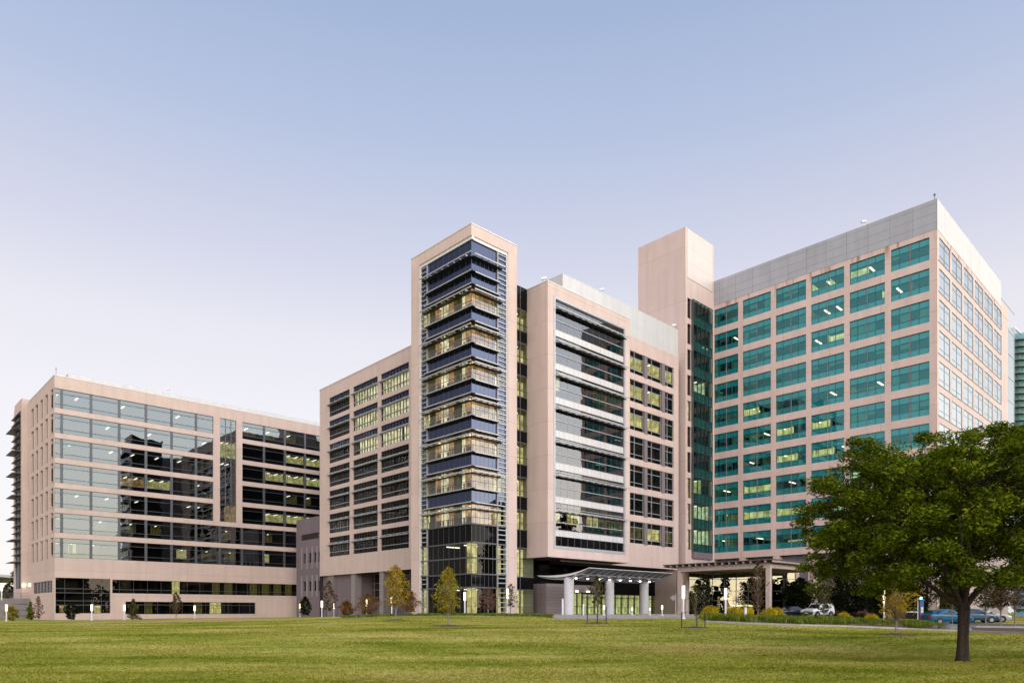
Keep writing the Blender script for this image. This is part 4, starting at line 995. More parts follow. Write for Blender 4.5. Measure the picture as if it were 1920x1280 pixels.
def small_tree(name,px,Y,h,w,mat,label,cat='tree',bare=.26,n=26,per=90,leaf=.09,shape='oval',bark=None,trunk=.05,group=None,py=None,flat=.7):
    base=spot(px,Y); 
    root=thing(name,base,label,cat,group); tr=MB(); top=base+Vector((random.gauss(0,.05),0,h*.93))
    tr.tube([base-Vector((0,0,.1)),base+Vector((.02,0,h*.3)),base.lerp(top,.6),top],[trunk*1.25,trunk,trunk*.6,.012],7)
    cl=[]
    n=int(n*1.6); per=int(per*.6)
    for i in range(n):
        t=(i+.5)/n; z=bare+(1-bare)*t
        if shape=='cone': rad=w/2*(1-t)**.8*1.05
        elif shape=='vase': rad=w/2*(.45+.6*t)*(1 if t<.8 else .7)
        else: rad=w/2*math.sin(math.pi*min(1,.12+.88*t))**.75
        a=i*2.4+random.random(); rr=rad*random.uniform(.2,1.0)
        p=base+Vector((math.cos(a)*rr,math.sin(a)*rr,z*h))
        cl.append((p.x,p.y,p.z,max(.13,rad*random.uniform(.24,.46)+.04)))
        s=base.lerp(top,max(bare*.8,z-.22)); branchy(tr,s,p,trunk*.4,.008,.1,3)
    tr.build('trunk',bark or M_bark2,root,base,True)
    P=leaf_cloud(cl,per,leaf,.45,flat); o=quads_mesh('crown',P-np.array(base),mat); o.parent=root
    return root,base
def mulch_ring(base,r,label):
    mb=MB(); c=[]
    for k in range(20):
        a=k/20*6.283; rr=r*(1+.15*math.sin(k*2.3)); x,y=base.x+math.cos(a)*rr,base.y+math.sin(a)*rr; c.append((x,y,ground(x,y)+.015))
    t=(base.x,base.y,base.z+.12)
    for k in range(20): mb.poly([c[k],c[(k+1)%20],t])
    o=mb.build('mulch_ring',M_mulch,None,base); tag(o,kind='structure')
def stakes(base,label,hh=1.0,r=.75):
    root=thing('tree_stakes',base,label,'tree stakes','staked frames round young trees')
    ps=[]
    for k,a in enumerate((.5,2.6,4.6)):
        p=base+Vector((math.cos(a)*r,math.sin(a)*r,0)); p.z=ground(p.x,p.y); ps.append(p)
        m=MB(); m.tube([p-Vector((0,0,.1)),p+Vector((0,0,hh))],.035,6); m.build('stake',M_dkbar,root,base)
    m=MB()
    for p in ps: m.tube([p+Vector((0,0,hh*.9)),base+Vector((0,0,hh*1.1))],.012,4)
    m.build('tie_wire',M_dkbar,root,base)

_,b=small_tree('young_tree',840,49,4.05,2.15,YEL,'yellow green young tree in a round mulch bed in front of the corner tower',n=40,per=70,leaf=.075,flat=.8); mulch_ring(b,1.35,'')
_,b=small_tree('young_tree',742,62,4.8,2.5,YEL2,'golden leaved young tree on the lawn before the wing columns, beside a lit lamp',n=42,per=70,leaf=.085,flat=.8); mulch_ring(b,1.1,'')
_,b=small_tree('young_tree',1680,35.5,3.4,1.95,YEL2,'golden young tree with mulch ring just left of the big shade tree',n=44,per=80,leaf=.06,flat=.8,trunk=.04); mulch_ring(b,1.0,'')
_,b=small_tree('young_tree',1120,49,3.25,1.05,OLV,'thin staked sapling in front of the three round entrance columns',bare=.42,n=16,per=60,leaf=.07); mulch_ring(b,.95,''); stakes(b,'dark stakes around the sapling before the round columns',1.15)
_,b=small_tree('young_tree',1303,42,2.55,.8,OLV,'small staked sapling on the lawn before the left column of the flat canopy',bare=.35,n=12,per=50,leaf=.06,trunk=.025); mulch_ring(b,.9,''); stakes(b,'dark stakes around the sapling before the flat canopy',.95,.8)
_,b=small_tree('young_tree',617,95,4.9,2.3,BRN,'bronze half bare staked tree at the left end of the wing columns',bare=.2,n=24,per=45,leaf=.12); stakes(b,'dark stakes around the bronze tree by the wing columns',1.5,1.1)
small_tree('young_tree',572,118,3.4,2.5,DRK,'round dark evergreen tree before the mauve link building',bare=.12,n=26,per=90,leaf=.12)
for px,Y,h,w,lab in ((650,104,2.5,2.2,'smallest orange shrub tree between the first two wing columns'),(690,100,3.3,3.4,'wide orange shrub tree between the middle wing columns'),(768,92,3.2,2.6,'orange shrub tree partly behind the golden tree by the wing')):
    small_tree('shrub_tree',px,Y,h,w,ORG,lab,bare=.18,n=26,per=70,leaf=.11)
small_tree('shrub_tree',915,80,3.0,2.3,RED,'russet shrub tree against the foot of the corner tower',bare=.2,n=22,per=50,leaf=.1)
small_tree('young_tree',957,84,3.6,1.6,OLV,'sparse young tree at the right foot of the corner tower',bare=.25,n=16,per=35,leaf=.1)
small_tree('young_tree',22,118,2.5,1.9,YEL,'low yellow green tree before the grey retaining wall',bare=.05,n=24,per=80,leaf=.13)
small_tree('young_tree',57,116,3.1,1.4,GREEN,'narrow cone shaped green tree at the right end of the retaining wall',bare=.1,n=26,per=70,leaf=.12,shape='cone')
small_tree('young_tree',72,114,4.0,1.7,RED,'russet half bare tree before the low corner of the left block',bare=.12,n=24,per=32,leaf=.1)
small_tree('young_tree',133,112,3.0,2.0,DRK,'dark green tree before the two storey glass of the left block',bare=.1,n=24,per=80,leaf=.12)
small_tree('young_tree',250,110,3.2,2.0,OLV,'olive cone shaped tree at the left end of the long slit window',bare=.06,n=28,per=80,leaf=.12,shape='cone')
small_tree('young_tree',330,112,4.2,1.8,BRN,'bronze tree standing before the middle of the long slit window',bare=.2,n=22,per=60,leaf=.12)
small_tree('young_tree',1421,78,6.4,2.0,BRN,'tall slim bronze tree before the glazed lobby, left of a pink column',bare=.14,n=38,per=55,leaf=.1)
small_tree('young_tree',1320,84,4.6,2.6,DRK,'dark green tree against the left end of the glazed lobby',bare=.05,n=26,per=60,leaf=.13)
small_tree('young_tree',1545,82,6.0,2.3,OLV,'olive tree beside the right column of the flat canopy',bare=.12,n=36,per=60,leaf=.1)
for px,Y,h,w,lab in ((1588,92,7.0,6.4,'broad black green tree behind the parked white car'),(1500,104,5.6,5.0,'dark round tree in the shade under the flat canopy'),(1650,88,6.2,3.8,'dark tree behind the golden young tree'),(1722,96,10.5,8.2,'largest dark evergreen tree, behind the blue help point'),(1785,90,8.6,4.0,'dark tree seen through the fork of the big shade tree')):
    small_tree('dark_tree',px,Y,h,w,DRK if px!=1785 else OLV,lab,bare=.12,n=60,per=130,leaf=.16,trunk=.14,bark=M_bark,group='dark trees behind the driveway')
for px,Y,h,w,m,lab in ((1848,60,4.6,2.8,OLV,'olive young tree right of the shade tree trunk'),(1876,57,4.6,2.4,BRN,'bronze young tree in the mulch bed, middle of three'),(1903,56,4.8,2.8,BRN,'bronze young tree at the right edge of the photo')):
    small_tree('young_tree',px,Y,h,w,m,lab,bare=.36,n=34,per=70,leaf=.09,group='young trees in the mulch bed')
_,b=small_tree('young_tree',1785,48,2.0,.5,OLV,'pale bare sapling standing just left of the shade tree trunk',bare=.6,n=6,per=10,leaf=.06,trunk=.03)
def shrub(px,Y,w,h,mat,label,group):
    b=spot(px,Y); cl=[]
    for i in range(26):
        v=rng.normal(size=3); v/=np.linalg.norm(v); v[2]=abs(v[2]); cl.append((b.x+v[0]*w*.4,b.y+v[1]*w*.4,b.z+.1+v[2]*h*.78,.22*w))
    o=quads_mesh('shrub',leaf_cloud(cl,90,.05,.6,.8)-np.array(b),mat); o.location=b; tag(o,label,'shrub',group)
G1='clipped shrubs along the driveway bed'
for px,Y,w,h,m,lab in ((1333,72,1.9,1.1,LIM,'yellow shrub left of the lamp before the lobby'),(1350,74,1.6,.9,DRK,'dark shrub left of the lamp before the lobby'),(1376,70,1.9,1.1,LIM,'low yellow shrub just right of the lamp before the lobby'),(1394,70,1.9,1.5,LIM,'taller rounded yellow shrub at the foot of the slim bronze tree'),(1441,66,1.5,.85,LIM,'yellow shrub at the foot of the pink canopy column'),(1456,74,1.5,1.2,LIM,'yellow shrub between the pink column and the dark car'),
                      (1572,72,1.3,.95,DRK,'dark shrub just right of the white car'),(1584,68,1.5,.95,LIM,'yellow shrub right of the white car'),(1601,74,1.7,.85,DRK,'dark shrub in the middle of the row right of the white car'),(1618,74,1.6,.9,DRK,'dark shrub between two yellow ones left of the golden tree'),(1633,70,1.5,.95,LIM,'yellow shrub nearest the golden tree'),(1648,72,1.3,.9,DRK,'dark shrub right behind the lamp by the golden tree')):
    shrub(px,Y,w,h,m,lab,G1)
# ornamental grass along the kerb
def grass_clumps(name,pl0,pl1,n,mat,hh,wd):
    q=[]
    for i in range(n):
        t=random.random()*(len(pl0)-1); j=int(t); f=t-j; a=pl0[j].lerp(pl0[j+1],f); b2=pl1[j].lerp(pl1[j+1],f); p=a.lerp(b2,random.uniform(.1,.95)); z=ground(p.x,p.y)
        for k in range(26):
            an=random.random()*6.28; lean=random.uniform(.05,.5)*hh; h=hh*random.uniform(.5,1.1); ox,oy=random.gauss(0,.1),random.gauss(0,.1)
            b0=Vector((p.x+ox,p.y+oy,z)); tp=b0+Vector((math.cos(an)*lean,math.sin(an)*lean,h)); s=Vector((math.sin(an),-math.cos(an),0))*wd
            q.append([b0-s,b0+s,tp+s*.3,tp-s*.3])
    o=quads_mesh(name,np.array(q),mat); tag(o,kind='stuff')
grass_clumps('ornamental_grass',kerbL[:6],bedT[:6],760,GRS,.40,.022)
grass_clumps('ornamental_grass',wk,[p.lerp(q,.45) for p,q in zip(wk,[spot(640,112),spot(780,88),spot(883,84),spot(1000,92),spot(1036,92)])],430,GRS,.20,.03)

# fallen leaves scattered on the lawn round the big tree
n=700; a=rng.random(n)*6.28; r=rng.random(n)**.6*9; lx=14.3+np.cos(a)*r; ly=22.6+np.sin(a)*r*.9; lz=ground_np(lx,ly)+.035
cc=np.stack([lx,ly,lz],-1); P=np.zeros((n,4,3)); t=rng.random(n)*6.28; s=.02+.03*rng.random(n); u=np.stack([np.cos(t)*s,np.sin(t)*s,rng.normal(0,.3,n)*s],-1); v=np.stack([-np.sin(t)*s*.6,np.cos(t)*s*.6,rng.normal(0,.2,n)*s],-1)
P[:,0]=cc-u; P[:,1]=cc+v; P[:,2]=cc+u; P[:,3]=cc-v
tag(quads_mesh('fallen_leaves',P,ORG),kind='stuff')
# ================================================================== CANOPIES
def curved_canopy():
    N=Face(1104,83,VPR); bk=Face(1104,83,VPL)            # near corner; N runs right, bk runs back
    og=spot(1130,88); root=thing('entrance_canopy',og,'curved grey canopy on three round white columns before the glass entrance','canopy')
    Wd=bk.s(1008); E=N.s(1261); u,b=N.u,bk.u; O=N.O
    def zc(t): return 5.72+.42*(abs(t-.58)/.5)**2.0*1.0+(.35*(1-t/.58)**2 if t<.58 else 0)
    sk=MB(); n=16
    for i in range(n):
        t0,t1=i/n,(i+1)/n
        def P(t,s,dz): p=O+b*(Wd*t)+u*s; return (p.x,p.y,zc(t)+dz)
        th0,th1=.06+.22*math.sin(math.pi*t0),.06+.22*math.sin(math.pi*t1)
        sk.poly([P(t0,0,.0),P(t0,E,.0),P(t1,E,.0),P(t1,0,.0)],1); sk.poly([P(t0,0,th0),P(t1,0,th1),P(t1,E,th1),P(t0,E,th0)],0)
        sk.poly([P(t0,0,0),P(t1,0,0),P(t1,0,th1),P(t0,0,th0)],0); sk.poly([P(t0,E,0),P(t0,E,th0),P(t1,E,th1),P(t1,E,0)],0)
    sk.poly([P(0,0,0),P(0,0,.06),P(0,E,.06),P(0,E,0)],0); sk.poly([P(1,0,0),P(1,E,0),P(1,E,.06),P(1,0,.06)],0)
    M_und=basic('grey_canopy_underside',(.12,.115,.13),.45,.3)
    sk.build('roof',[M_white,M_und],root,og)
    for j in range(13):                                     # curved ribs below the skin
        s=.25+(E-.5)*j/12; r=MB()
        pts=[O+b*(Wd*t)+u*s+Vector((0,0,zc(t)-.10-.12*math.sin(math.pi*t))) for t in [k/12 for k in range(13)]]
        r.tube(pts,[.03+.07*math.sin(math.pi*k/12) for k in range(13)],6); r.build('rib',M_alu,root,og,True)
    for t in (.2,.4,.6,.8):
        r=MB(); r.tube([O+b*(Wd*t)+u*.1+Vector((0,0,zc(t)-.14)),O+b*(Wd*t)+u*(E-.1)+Vector((0,0,zc(t)-.14))],.07,6); r.build('purlin',M_alu,root,og)
    lampm=lamp('canopy_downlight',(1,.95,.85),9)
    for j in range(8):
        p=O+b*(Wd*.36)+u*(1.2+(E-2.2)*j/7); m=MB(); m.tube([p+Vector((0,0,zc(.36)-.34)),p+Vector((0,0,zc(.36)-.22))],.13,8); m.build('downlight',lampm,root,og)
    c=Face(1066.7,86,VPR); M_colw=basic('white_round_column',(.52,.50,.53),.5,var=.05)
    for px in (1066.7,1142.5,1207.5):
        s=c.s(px); p=c.at(s,0); g=ground(p.x,p.y); m=MB(); m.tube([(p.x,p.y,g-.2),(p.x,p.y,5.6)],.60,28); m.tube([(p.x,p.y,5.6),(p.x,p.y,5.75)],.45,20); m.build('column',M_colw,root,og,True)
curved_canopy()
def flat_canopy():
    L=Face(1451,93.4,VPL); R=Face(1451,93.4,VPR); og=spot(1400,97)
    root=thing('flat_canopy',og,'flat slatted canopy on square pink columns before the glazed lobby','canopy')
    lw,rw=L.s(1243),R.s(1547); u,v,O=L.u,R.u,L.O; z=EYE+(HZ-1046.8)/F*93.4
    def bx(m,a0,a1,b0,b1,z0,z1,mi=0): p=O+u*a0+v*b0; m.box((p.x,p.y,z0),u*(a1-a0),v*(b1-b0),(0,0,z1-z0),mi)
    m=MB(); bx(m,0,lw,0,rw,z-.10,z); m.build('roof',basic('brown_canopy_deck',(.10,.085,.08),.7),root,og)
    n=17
    for i in range(n):
        a=.15+(lw-.4)*i/(n-1); m=MB(); bx(m,a,a+.14,.05,rw-.05,z-.42,z-.105); m.build('slat',basic('canopy_slat',(.36,.29,.26),.6) if 'canopy_slat' not in MATS else MATS['canopy_slat'],root,og)
    i0,i1,j0,j1=1.0,lw-1.9,.9,rw-1.0; M_beam=basic('pink_beam',(.50,.40,.36),.6)
    m=MB(); bx(m,i0,i1,j0,j0+.45,z-1.1,z-.425); bx(m,i0,i1,j1-.45,j1,z-1.1,z-.425); bx(m,i0,i0+.45,j0+.45,j1-.45,z-1.098,z-.425); bx(m,i1-.45,i1,j0+.45,j1-.45,z-1.098,z-.425); m.build('beam',M_beam,root,og)
    m=MB(); bx(m,i0+2.0,i1-4,j0+1.2,j1-1.2,z-.62,z-.5); m.build('ceiling_panel',M_white,root,og)
    for a,b in ((i0+.02,j0+.02),(i1-.60,j0+.02),(i0+.02,j1-.60),(i1-.60,j1-.60)):
        m=MB(); bx(m,a,a+.58,b,b+.58,.2,z-1.1); bx(m,a-.05,a+.63,b-.05,b+.63,.2,1.75); m.build('column',M_beam,root,og)
flat_canopy()

# ================================================================== LAMPS
LG=lamp('lamp_glow',(1,.84,.60),3.4)
def lamp_post(px,Y,top,label,proto=[None],r=.085):
    b=spot(px,Y); h=EYE+(HZ-top)/F*Y-b.z
    root=thing('lamp_post',b,label,'lamp post','lit white lamp posts along the paths')
    m=MB(); m.tube([(0,0,-.1),(0,0,.12),(0,0,.13),(0,0,h*.62)],[.16,.16,r*.8,r*.8],10); m.build('pole',M_white,root,smooth=True); m=MB(); m.tube([(0,0,h-.03),(0,0,h+.02)],r*1.25,10); m.build('cap',M_white,root)
    m=MB(); m.tube([(0,0,h*.62),(0,0,h-.03)],r*1.25,12); m.build('lamp_tube',LG,root,smooth=True)
for px,Y,t,l,r in ((12,112,1132.5,'leftmost lamp post, before the grey retaining wall',.17),(172,112,1132.5,'lamp post before the two storey glass of the left block',.17),(233,112,1133,'lamp post at the left end of the long slit window',.16),(365,124,1134.5,'lamp post before the right half of the long slit window',.17),
                 (562.5,122,1131,'lamp post beside the round dark tree at the link building',.15),(603.5,108,1125.5,'lamp post left of the bronze staked tree at the wing',.17),(626,112,1130,'slim lamp post right of the bronze staked tree',.09),(687.5,100,1122.5,'lamp post before the wide orange shrub tree',.12),(734.5,92,1115.5,'lamp post touching the golden tree on its left',.15),
                 (871.5,84,1109,'lamp post before the dark foot of the corner tower',.15),(951.5,84,1102,'lamp post at the right pillar of the corner tower',.13),(1132.5,80,1134,'short lamp post left of the middle round column',.11),(1185,84,1138,'short lamp post between the middle and right round columns',.10),(1218.5,86,1138.5,'short lamp post just right of the right round column',.09),(1241.5,82,1134,'short lamp post before the right end of the glass entrance',.11),
                 (1281.5,56,1097,'tallest lamp post, beside the left column of the flat canopy',.13),(1360.5,64,1102,'lamp post before the glazed lobby under the flat canopy',.13),(1657.5,60,1106,'lamp post half hidden by the golden tree near the shade tree',.10)):
    lamp_post(px,Y,t,l,r=r*.72)
b=spot(3,131); root=thing('lamp_post',b+Vector((0,0,3.6)),'lamp post on the terrace above the retaining wall','lamp post','lit white lamp posts along the paths')
m=MB(); m.tube([(0,0,0),(0,0,1.7)],.12,8); m.build('pole',M_white,root); m=MB(); m.tube([(0,0,1.7),(0,0,2.7)],.17,10); m.build('lamp_tube',LG,root)

# ================================================================== SMALL STREET THINGS
def help_point():
    b=spot(1727,74); root=thing('help_point',b,'blue emergency help point with a glowing blue lamp on top','help point'); bl=basic('blue_enamel',(.003,.06,.2),.35)
    m=MB(); m.abox(-.2,.2,-.16,.16,-.1,2.35); m.abox(-.26,.26,-.2,.2,2.35,2.5); m.build('post',bl,root)
    m=MB(); m.tube([(0,0,2.5),(0,0,2.75)],[.14,.10],10); m.build('beacon',lamp('blue_beacon',(.12,.3,1),9),root)
    m=MB(); m.abox(-.12,.12,-.19,-.165,1.1,1.7); m.build('call_panel',M_alu,root)
help_point()
def guard_rail():
    b=spot(1700,78); root=thing('guard_rail',b,'low white tubular rail between the golden tree and the blue help point','rail')
    m=MB(); a=spot(1681,78)-b; c=spot(1721,78)-b; m.tube([a+Vector((0,0,1.05)),c+Vector((0,0,1.05))],.06,8); m.build('top_rail',M_white,root)
    for t in (0,1): m=MB(); p=a.lerp(c,t); m.tube([p-Vector((0,0,.1)),p+Vector((0,0,2.6 if t else 1.05))],.06,8); m.build('post',M_white,root)
guard_rail()
def road_sign():
    b=spot(1267,84); root=thing('road_sign',b,'back of a grey diamond road sign beside the left canopy column','sign')
    m=MB(); m.tube([(0,0,-.1),(0,0,2.6)],.04,6); m.build('post',M_alu,root)
    m=MB(); c=Vector((-.3,-.06,2.1)); m.poly([c+Vector((.36,0,0)),c+Vector((0,0,.36)),c+Vector((-.36,0,0)),c-Vector((0,0,.36))]); m.poly([c+Vector((.36,.03,0)),c+Vector((0,.03,.36)),c+Vector((-.36,.03,0)),c+Vector((0,.03,-.36))]); m.build('plate',M_pier,root)
road_sign()
for px,Y,w,l in ((1758,49,1.1,'grey boulder in the bed below the blue hatchback'),(1790,47,1.6,'larger flat grey boulder just left of the shade tree trunk')):
    b=spot(px,Y); m=MB(); pts=[]
    for i in range(7):
        th=math.pi*.5*i/6
        for k in range(12):
            a=k/12*6.283; rr=w*.5*math.cos(th)*(1+.12*math.sin(3*a+i)+.08*math.sin(5*a+w)); m.v.append((b.x+rr*math.cos(a)*1.3,b.y+rr*math.sin(a)*.8,b.z-.05+w*.33*math.sin(th)))
    for i in range(6):
        for k in range(12): m.f.append((i*12+k,i*12+(k+1)%12,(i+1)*12+(k+1)%12,(i+1)*12+k)); m.m.append(0); m.uv.append([(0,0)]*4)
    tag(m.build('boulder',basic('grey_rock_%d'%px,(.17,.15,.15),.9,var=.3,scale=3),None,b,True),l,'boulder')
def bollard(px,Y,h,l):
    b=spot(px,Y); m=MB(); m.tube([b-Vector((0,0,.1)),b+Vector((0,0,h-.05)),b+Vector((0,0,h))],[.11,.11,.06],12); tag(m.build('bollard',M_white,None,b,True),l,'bollard','bollards at the entrance')
bollard(1055,82,1.9,'tall grey bollard left of the left round column'); bollard(1094,84,1.3,'grey bollard right of the left round column before the doors'); bollard(1398,64,.9,'pale grey bollard before the yellow shrubs')

def retaining_wall():
    A=Face(56,140,2345); og=A.at(A.s(20),0); og.z=0
    root=thing('retaining_wall',og,'low grey concrete retaining wall with slots below the left block','wall')
    e=A.s(-60); zt=EYE+(HZ-1120.5)/F*132; f=A
    a=A.s(-70); m=MB(); holes=[]
    for row in range(3):
        for px in (6,24,37,46):
            s=A.s(px); zz=zt-1.0-row*1.15
            if zz>.3: holes.append((s-.5,s+.5,zz-.1,zz))
    A.skin(m,a,A.s(95),-.8,zt,holes,.25); A.box(m,a,A.s(95),zt,zt+.06,-6,.05)
    m.build('wall',basic('grey_retaining_concrete',(.21,.19,.20),.85,var=.12,scale=.8),root,og)
    r=MB()
    for k in range(3): r.tube([A.at(a,zt+.4+.35*k,-.3),A.at(A.s(54),zt+.4+.35*k,-.3)],.03,5)
    i=a
    while i<A.s(54): r.tube([A.at(i,zt,-.3),A.at(i,zt+1.15,-.3)],.03,5); i+=1.3
    r.build('railing',M_bar,root,og)
    t=MB(); t.abox(-400,-60,150,320,-.5,zt-.02); 
    p=[A.at(a,0,-5.9),A.at(A.s(60),0,-5.9),Vector((-60,200,0)),Vector((-170,200,0))]
    tt=MB(); tt.poly([(q.x,q.y,zt-.05) for q in p]); tag(tt.build('terrace',M_conc),kind='structure')
    return zt
ZT=retaining_wall()
# things beyond the terrace at the far left
def terrace_tree(px,Y,h,w,mat,label):
    global ground
    g0=ground
    ground=lambda x,y: ZT-.1
    small_tree('terrace_tree',px,Y,h,w,mat,label,bare=.1,n=30,per=70,leaf=.16,group='trees on the terrace behind the retaining wall'); ground=g0
terrace_tree(14,168,4.2,4.4,OLV,'olive tree on the terrace right of the terrace lamp'); terrace_tree(30,160,7.5,3.4,DRK,'dark tree against the end bay of the left block'); terrace_tree(-6,175,3.6,5,OLV,'olive bush like tree at the very left edge behind the railing')
b=Vector(((10-960)/F*240,240,0)); root=thing('pavilion',b,'distant pale pavilion with a shallow curved roof and bright eaves at the far left','pavilion')
m=MB(); n=12
for i in range(n):
    x0,x1=-14+28*i/n,-14+28*(i+1)/n; z0,z1=11.4+2.4*math.cos(x0/14*1.5),11.4+2.4*math.cos(x1/14*1.5)
    m.poly([(x0,-6,z0),(x1,-6,z1),(x1,20,z1),(x0,20,z0)]); m.poly([(x0,-6,z0-.8),(x1,-6,z1-.8),(x1,-6,z1),(x0,-6,z0)]); m.poly([(x0,-6,z0-.8),(x1,-6,z1-.8),(x1,20,z1-.8),(x0,20,z0-.8)])
m.build('roof',M_alu,root); m=MB(); m.abox(-12,12,-4,16,0,9.2); m.build('wall',M_mauve,root); m=MB(); m.abox(-12.5,12.5,-4.4,-4.02,9.6,10.9); m.build('eaves_light',lamp('eaves_glow',(1,.93,.8),1.6),root)

# ================================================================== VEHICLES
M_tyre=basic('black_tyre',(.012,.012,.013),.8); M_rim=basic('alloy_rim',(.22,.22,.23),.35,.6); M_cgl=spandrel('car_glass',(.008,.01,.012),(.9,.95,1),.10,wave=.0); M_trim=basic('black_car_trim',(.012,.012,.013),.5)
M_red=basic('red_tail_lens',(.45,.02,.02),.2); M_head=basic('clear_headlamp_lens',(.7,.72,.75),.1); M_plate=basic('number_plate',(.6,.6,.58),.5); M_orange=basic('orange_turn_lens',(.7,.22,.03),.3)
def paint(name,c):
    m=basic(name,c,.28,.15,var=.02); p=[n for n in m.node_tree.nodes if n.type=='BSDF_PRINCIPLED'][0]; p.inputs['Coat Weight'].default_value=.35; p.inputs['Coat Roughness'].default_value=.05; return m
def car(name,px,Y,head,label,pt,st,wb,wr,gl,lower=None,cat='car',spare=False,rack=False):
    """st: stations (x, belt z, top z, half width, roof half width); gl: glass spans ; head: heading angle"""
    b=spot(px,Y); root=thing(name,b,label,cat); root.rotation_euler=(0,0,head); zb=.28 if lower is None else lower
    m=MB(); R=[]
    for x,bz,tz,w,rw in st:
        R.append([(x,-w*.93,zb),(x,-w,zb+.25),(x,-w,bz-.12),(x,-w*.97,bz),(x,-rw,tz-.05),(x,-rw*.85,tz),(x,rw*.85,tz),(x,rw,tz-.05),(x,w*.97,bz),(x,w,bz-.12),(x,w,zb+.25),(x,w*.93,zb)])
    for a,c in zip(R,R[1:]):
        for k in range(11): m.poly([a[k],a[k+1],c[k+1],c[k]])
        m.poly([a[11],a[0],c[0],c[11]])
    m.poly(R[0]); m.poly(R[-1][::-1]); body=m.build('body',pt,root)
    # wheels with arches
    for x in wb:
        for sy in (-1,1):
            w=st[len(st)//2][3]*sy; m=MB(); m.tube([(x,w-.20*sy,wr),(x,w+.012*sy,wr)],wr,20); wh=m.build('wheel',M_tyre,root)
            m=MB(); m.tube([(x,w+.013*sy,wr),(x,w+.03*sy,wr)],wr*.56,14); 
            m.build('rim',M_rim,wh)
            m=MB(); m.tube([(x,w-.03*sy,wr+.03),(x,w+.006*sy,wr+.03)],wr*1.17,20); m.build('wheel_arch',M_trim,root)
    # glass
    def lerp_st(x):
        for a,c in zip(st,st[1:]):
            if a[0]<=x<=c[0]:
                t=(x-a[0])/max(1e-6,c[0]-a[0]); return [a[i]+(c[i]-a[i])*t for i in range(5)]
    for x0,x1 in gl['side']:
        for sy in (-1,1):
            m=MB(); a,c=lerp_st(x0),lerp_st(x1)
            def pt_(s,t): lo=Vector((s[0],s[3]*.97*sy,s[1])); hi=Vector((s[0],s[4]*sy,s[2]-.05)); p=lo.lerp(hi,t); p.y+=.012*sy; return p
            m.poly([pt_(a,.08),pt_(c,.08),pt_(c,.86),pt_(a,.86)]); m.build('side_window',M_cgl,root)
    for (xa,xb),nm in ((gl['front'],'windscreen'),(gl['rear'],'rear_window')):
        a,c=lerp_st(xa),lerp_st(xb); m=MB(); k=.93; up=Vector((0,0,.012)); ox=Vector((.012 if nm=='windscreen' else -.012,0,0))
        m.poly([Vector((a[0],-a[4]*k,a[2]))+up+ox,Vector((a[0],a[4]*k,a[2]))+up+ox,Vector((c[0],c[4]*.8,c[2]))+up+ox,Vector((c[0],-c[4]*.8,c[2]))+up+ox]); m.build(nm,M_cgl,root)
    f=st[-1]; r=st[0]
    for sy in (-1,1):
        m=MB(); m.abox(f[0]-.10,f[0]+.015,sy*f[3]*.72-.2,sy*f[3]*.72+.2,f[1]-.26,f[1]-.06); m.build('headlight',M_head,root)
        m=MB(); m.abox(r[0]-.015,r[0]+.12,sy*r[3]*.78-.17,sy*r[3]*.78+.17,r[1]-.32,r[1]-.02); m.build('tail_light',M_red,root)
        m=MB(); xx=gl['mirror']; s=lerp_st(xx); m.abox(xx-.06,xx+.1,sy*(s[3]+.09)-.09,sy*(s[3]+.09)+.09,s[1],s[1]+.16); m.build('wing_mirror',pt,root)
    m=MB(); m.abox(f[0]-.06,f[0]+.02,-f[3]*.45,f[3]*.45,f[1]-.30,f[1]-.10); m.build('grille',M_trim,root)
    m=MB(); m.abox(f[0]-.1,f[0]+.05,-f[3]*.93,f[3]*.93,zb+.02,zb+.26); m.build('front_bumper',M_trim,root)
    m=MB(); m.abox(f[0]+.05,f[0]+.07,-.26,.26,zb+.1,zb+.22); m.build('number_plate',M_plate,root)
    m=MB(); m.abox(r[0]-.05,r[0]+.1,-r[3]*.93,r[3]*.93,zb+.02,zb+.24); m.build('rear_bumper',M_trim if spare else pt,root)
    return root
HB=[(-2.1,.90,.96,.80,.68),(-2.0,.96,1.06,.86,.66),(-1.45,.98,1.38,.88,.58),(-.5,.95,1.50,.89,.62),(.25,.94,1.44,.89,.60),(1.05,.93,.99,.88,.74),(1.75,.84,.88,.85,.70),(2.12,.70,.74,.74,.62)]
HG=dict(side=((-1.55,-1.02),(-.95,-.15),(-.08,.72)),front=(1.0,.3),rear=(-1.98,-1.5),mirror=.75)
car('blue_hatchback',1775,68,math.radians(4),'bright blue hatchback parked side on, left of the shade tree trunk',paint('blue_car_paint',(.002,.09,.17)),HB,(-1.3,1.32),.32,HG)
car('blue_sedan',1826,75,math.radians(-12),'second blue car showing only its nose right of the shade tree trunk',paint('mid_blue_car_paint',(.003,.05,.10)),HB,(-1.3,1.32),.32,HG)
SD=[(-2.3,.88,.95,.80,.66),(-2.2,.92,1.02,.86,.70),(-1.5,.93,1.08,.88,.68),(-.8,.93,1.40,.90,.58),(.2,.92,1.42,.90,.60),(1.05,.90,.98,.89,.74),(1.9,.80,.85,.86,.72),(2.3,.66,.70,.76,.64)]
SG=dict(side=((-1.2,-.5),(-.42,.55)),front=(1.0,.3),rear=(-1.5,-.85),mirror=.7)
car('silver_sedan',1846,77,math.radians(-20),'silver grey sedan nose behind the two blue cars',paint('silver_car_paint',(.38,.38,.42)),SD,(-1.4,1.4),.33,SG)
car('dark_sedan',1481,88,math.radians(196),'dark navy sedan parked left of the white off roader under the canopy',paint('navy_car_paint',(.012,.014,.03)),SD,(-1.4,1.4),.33,SG)
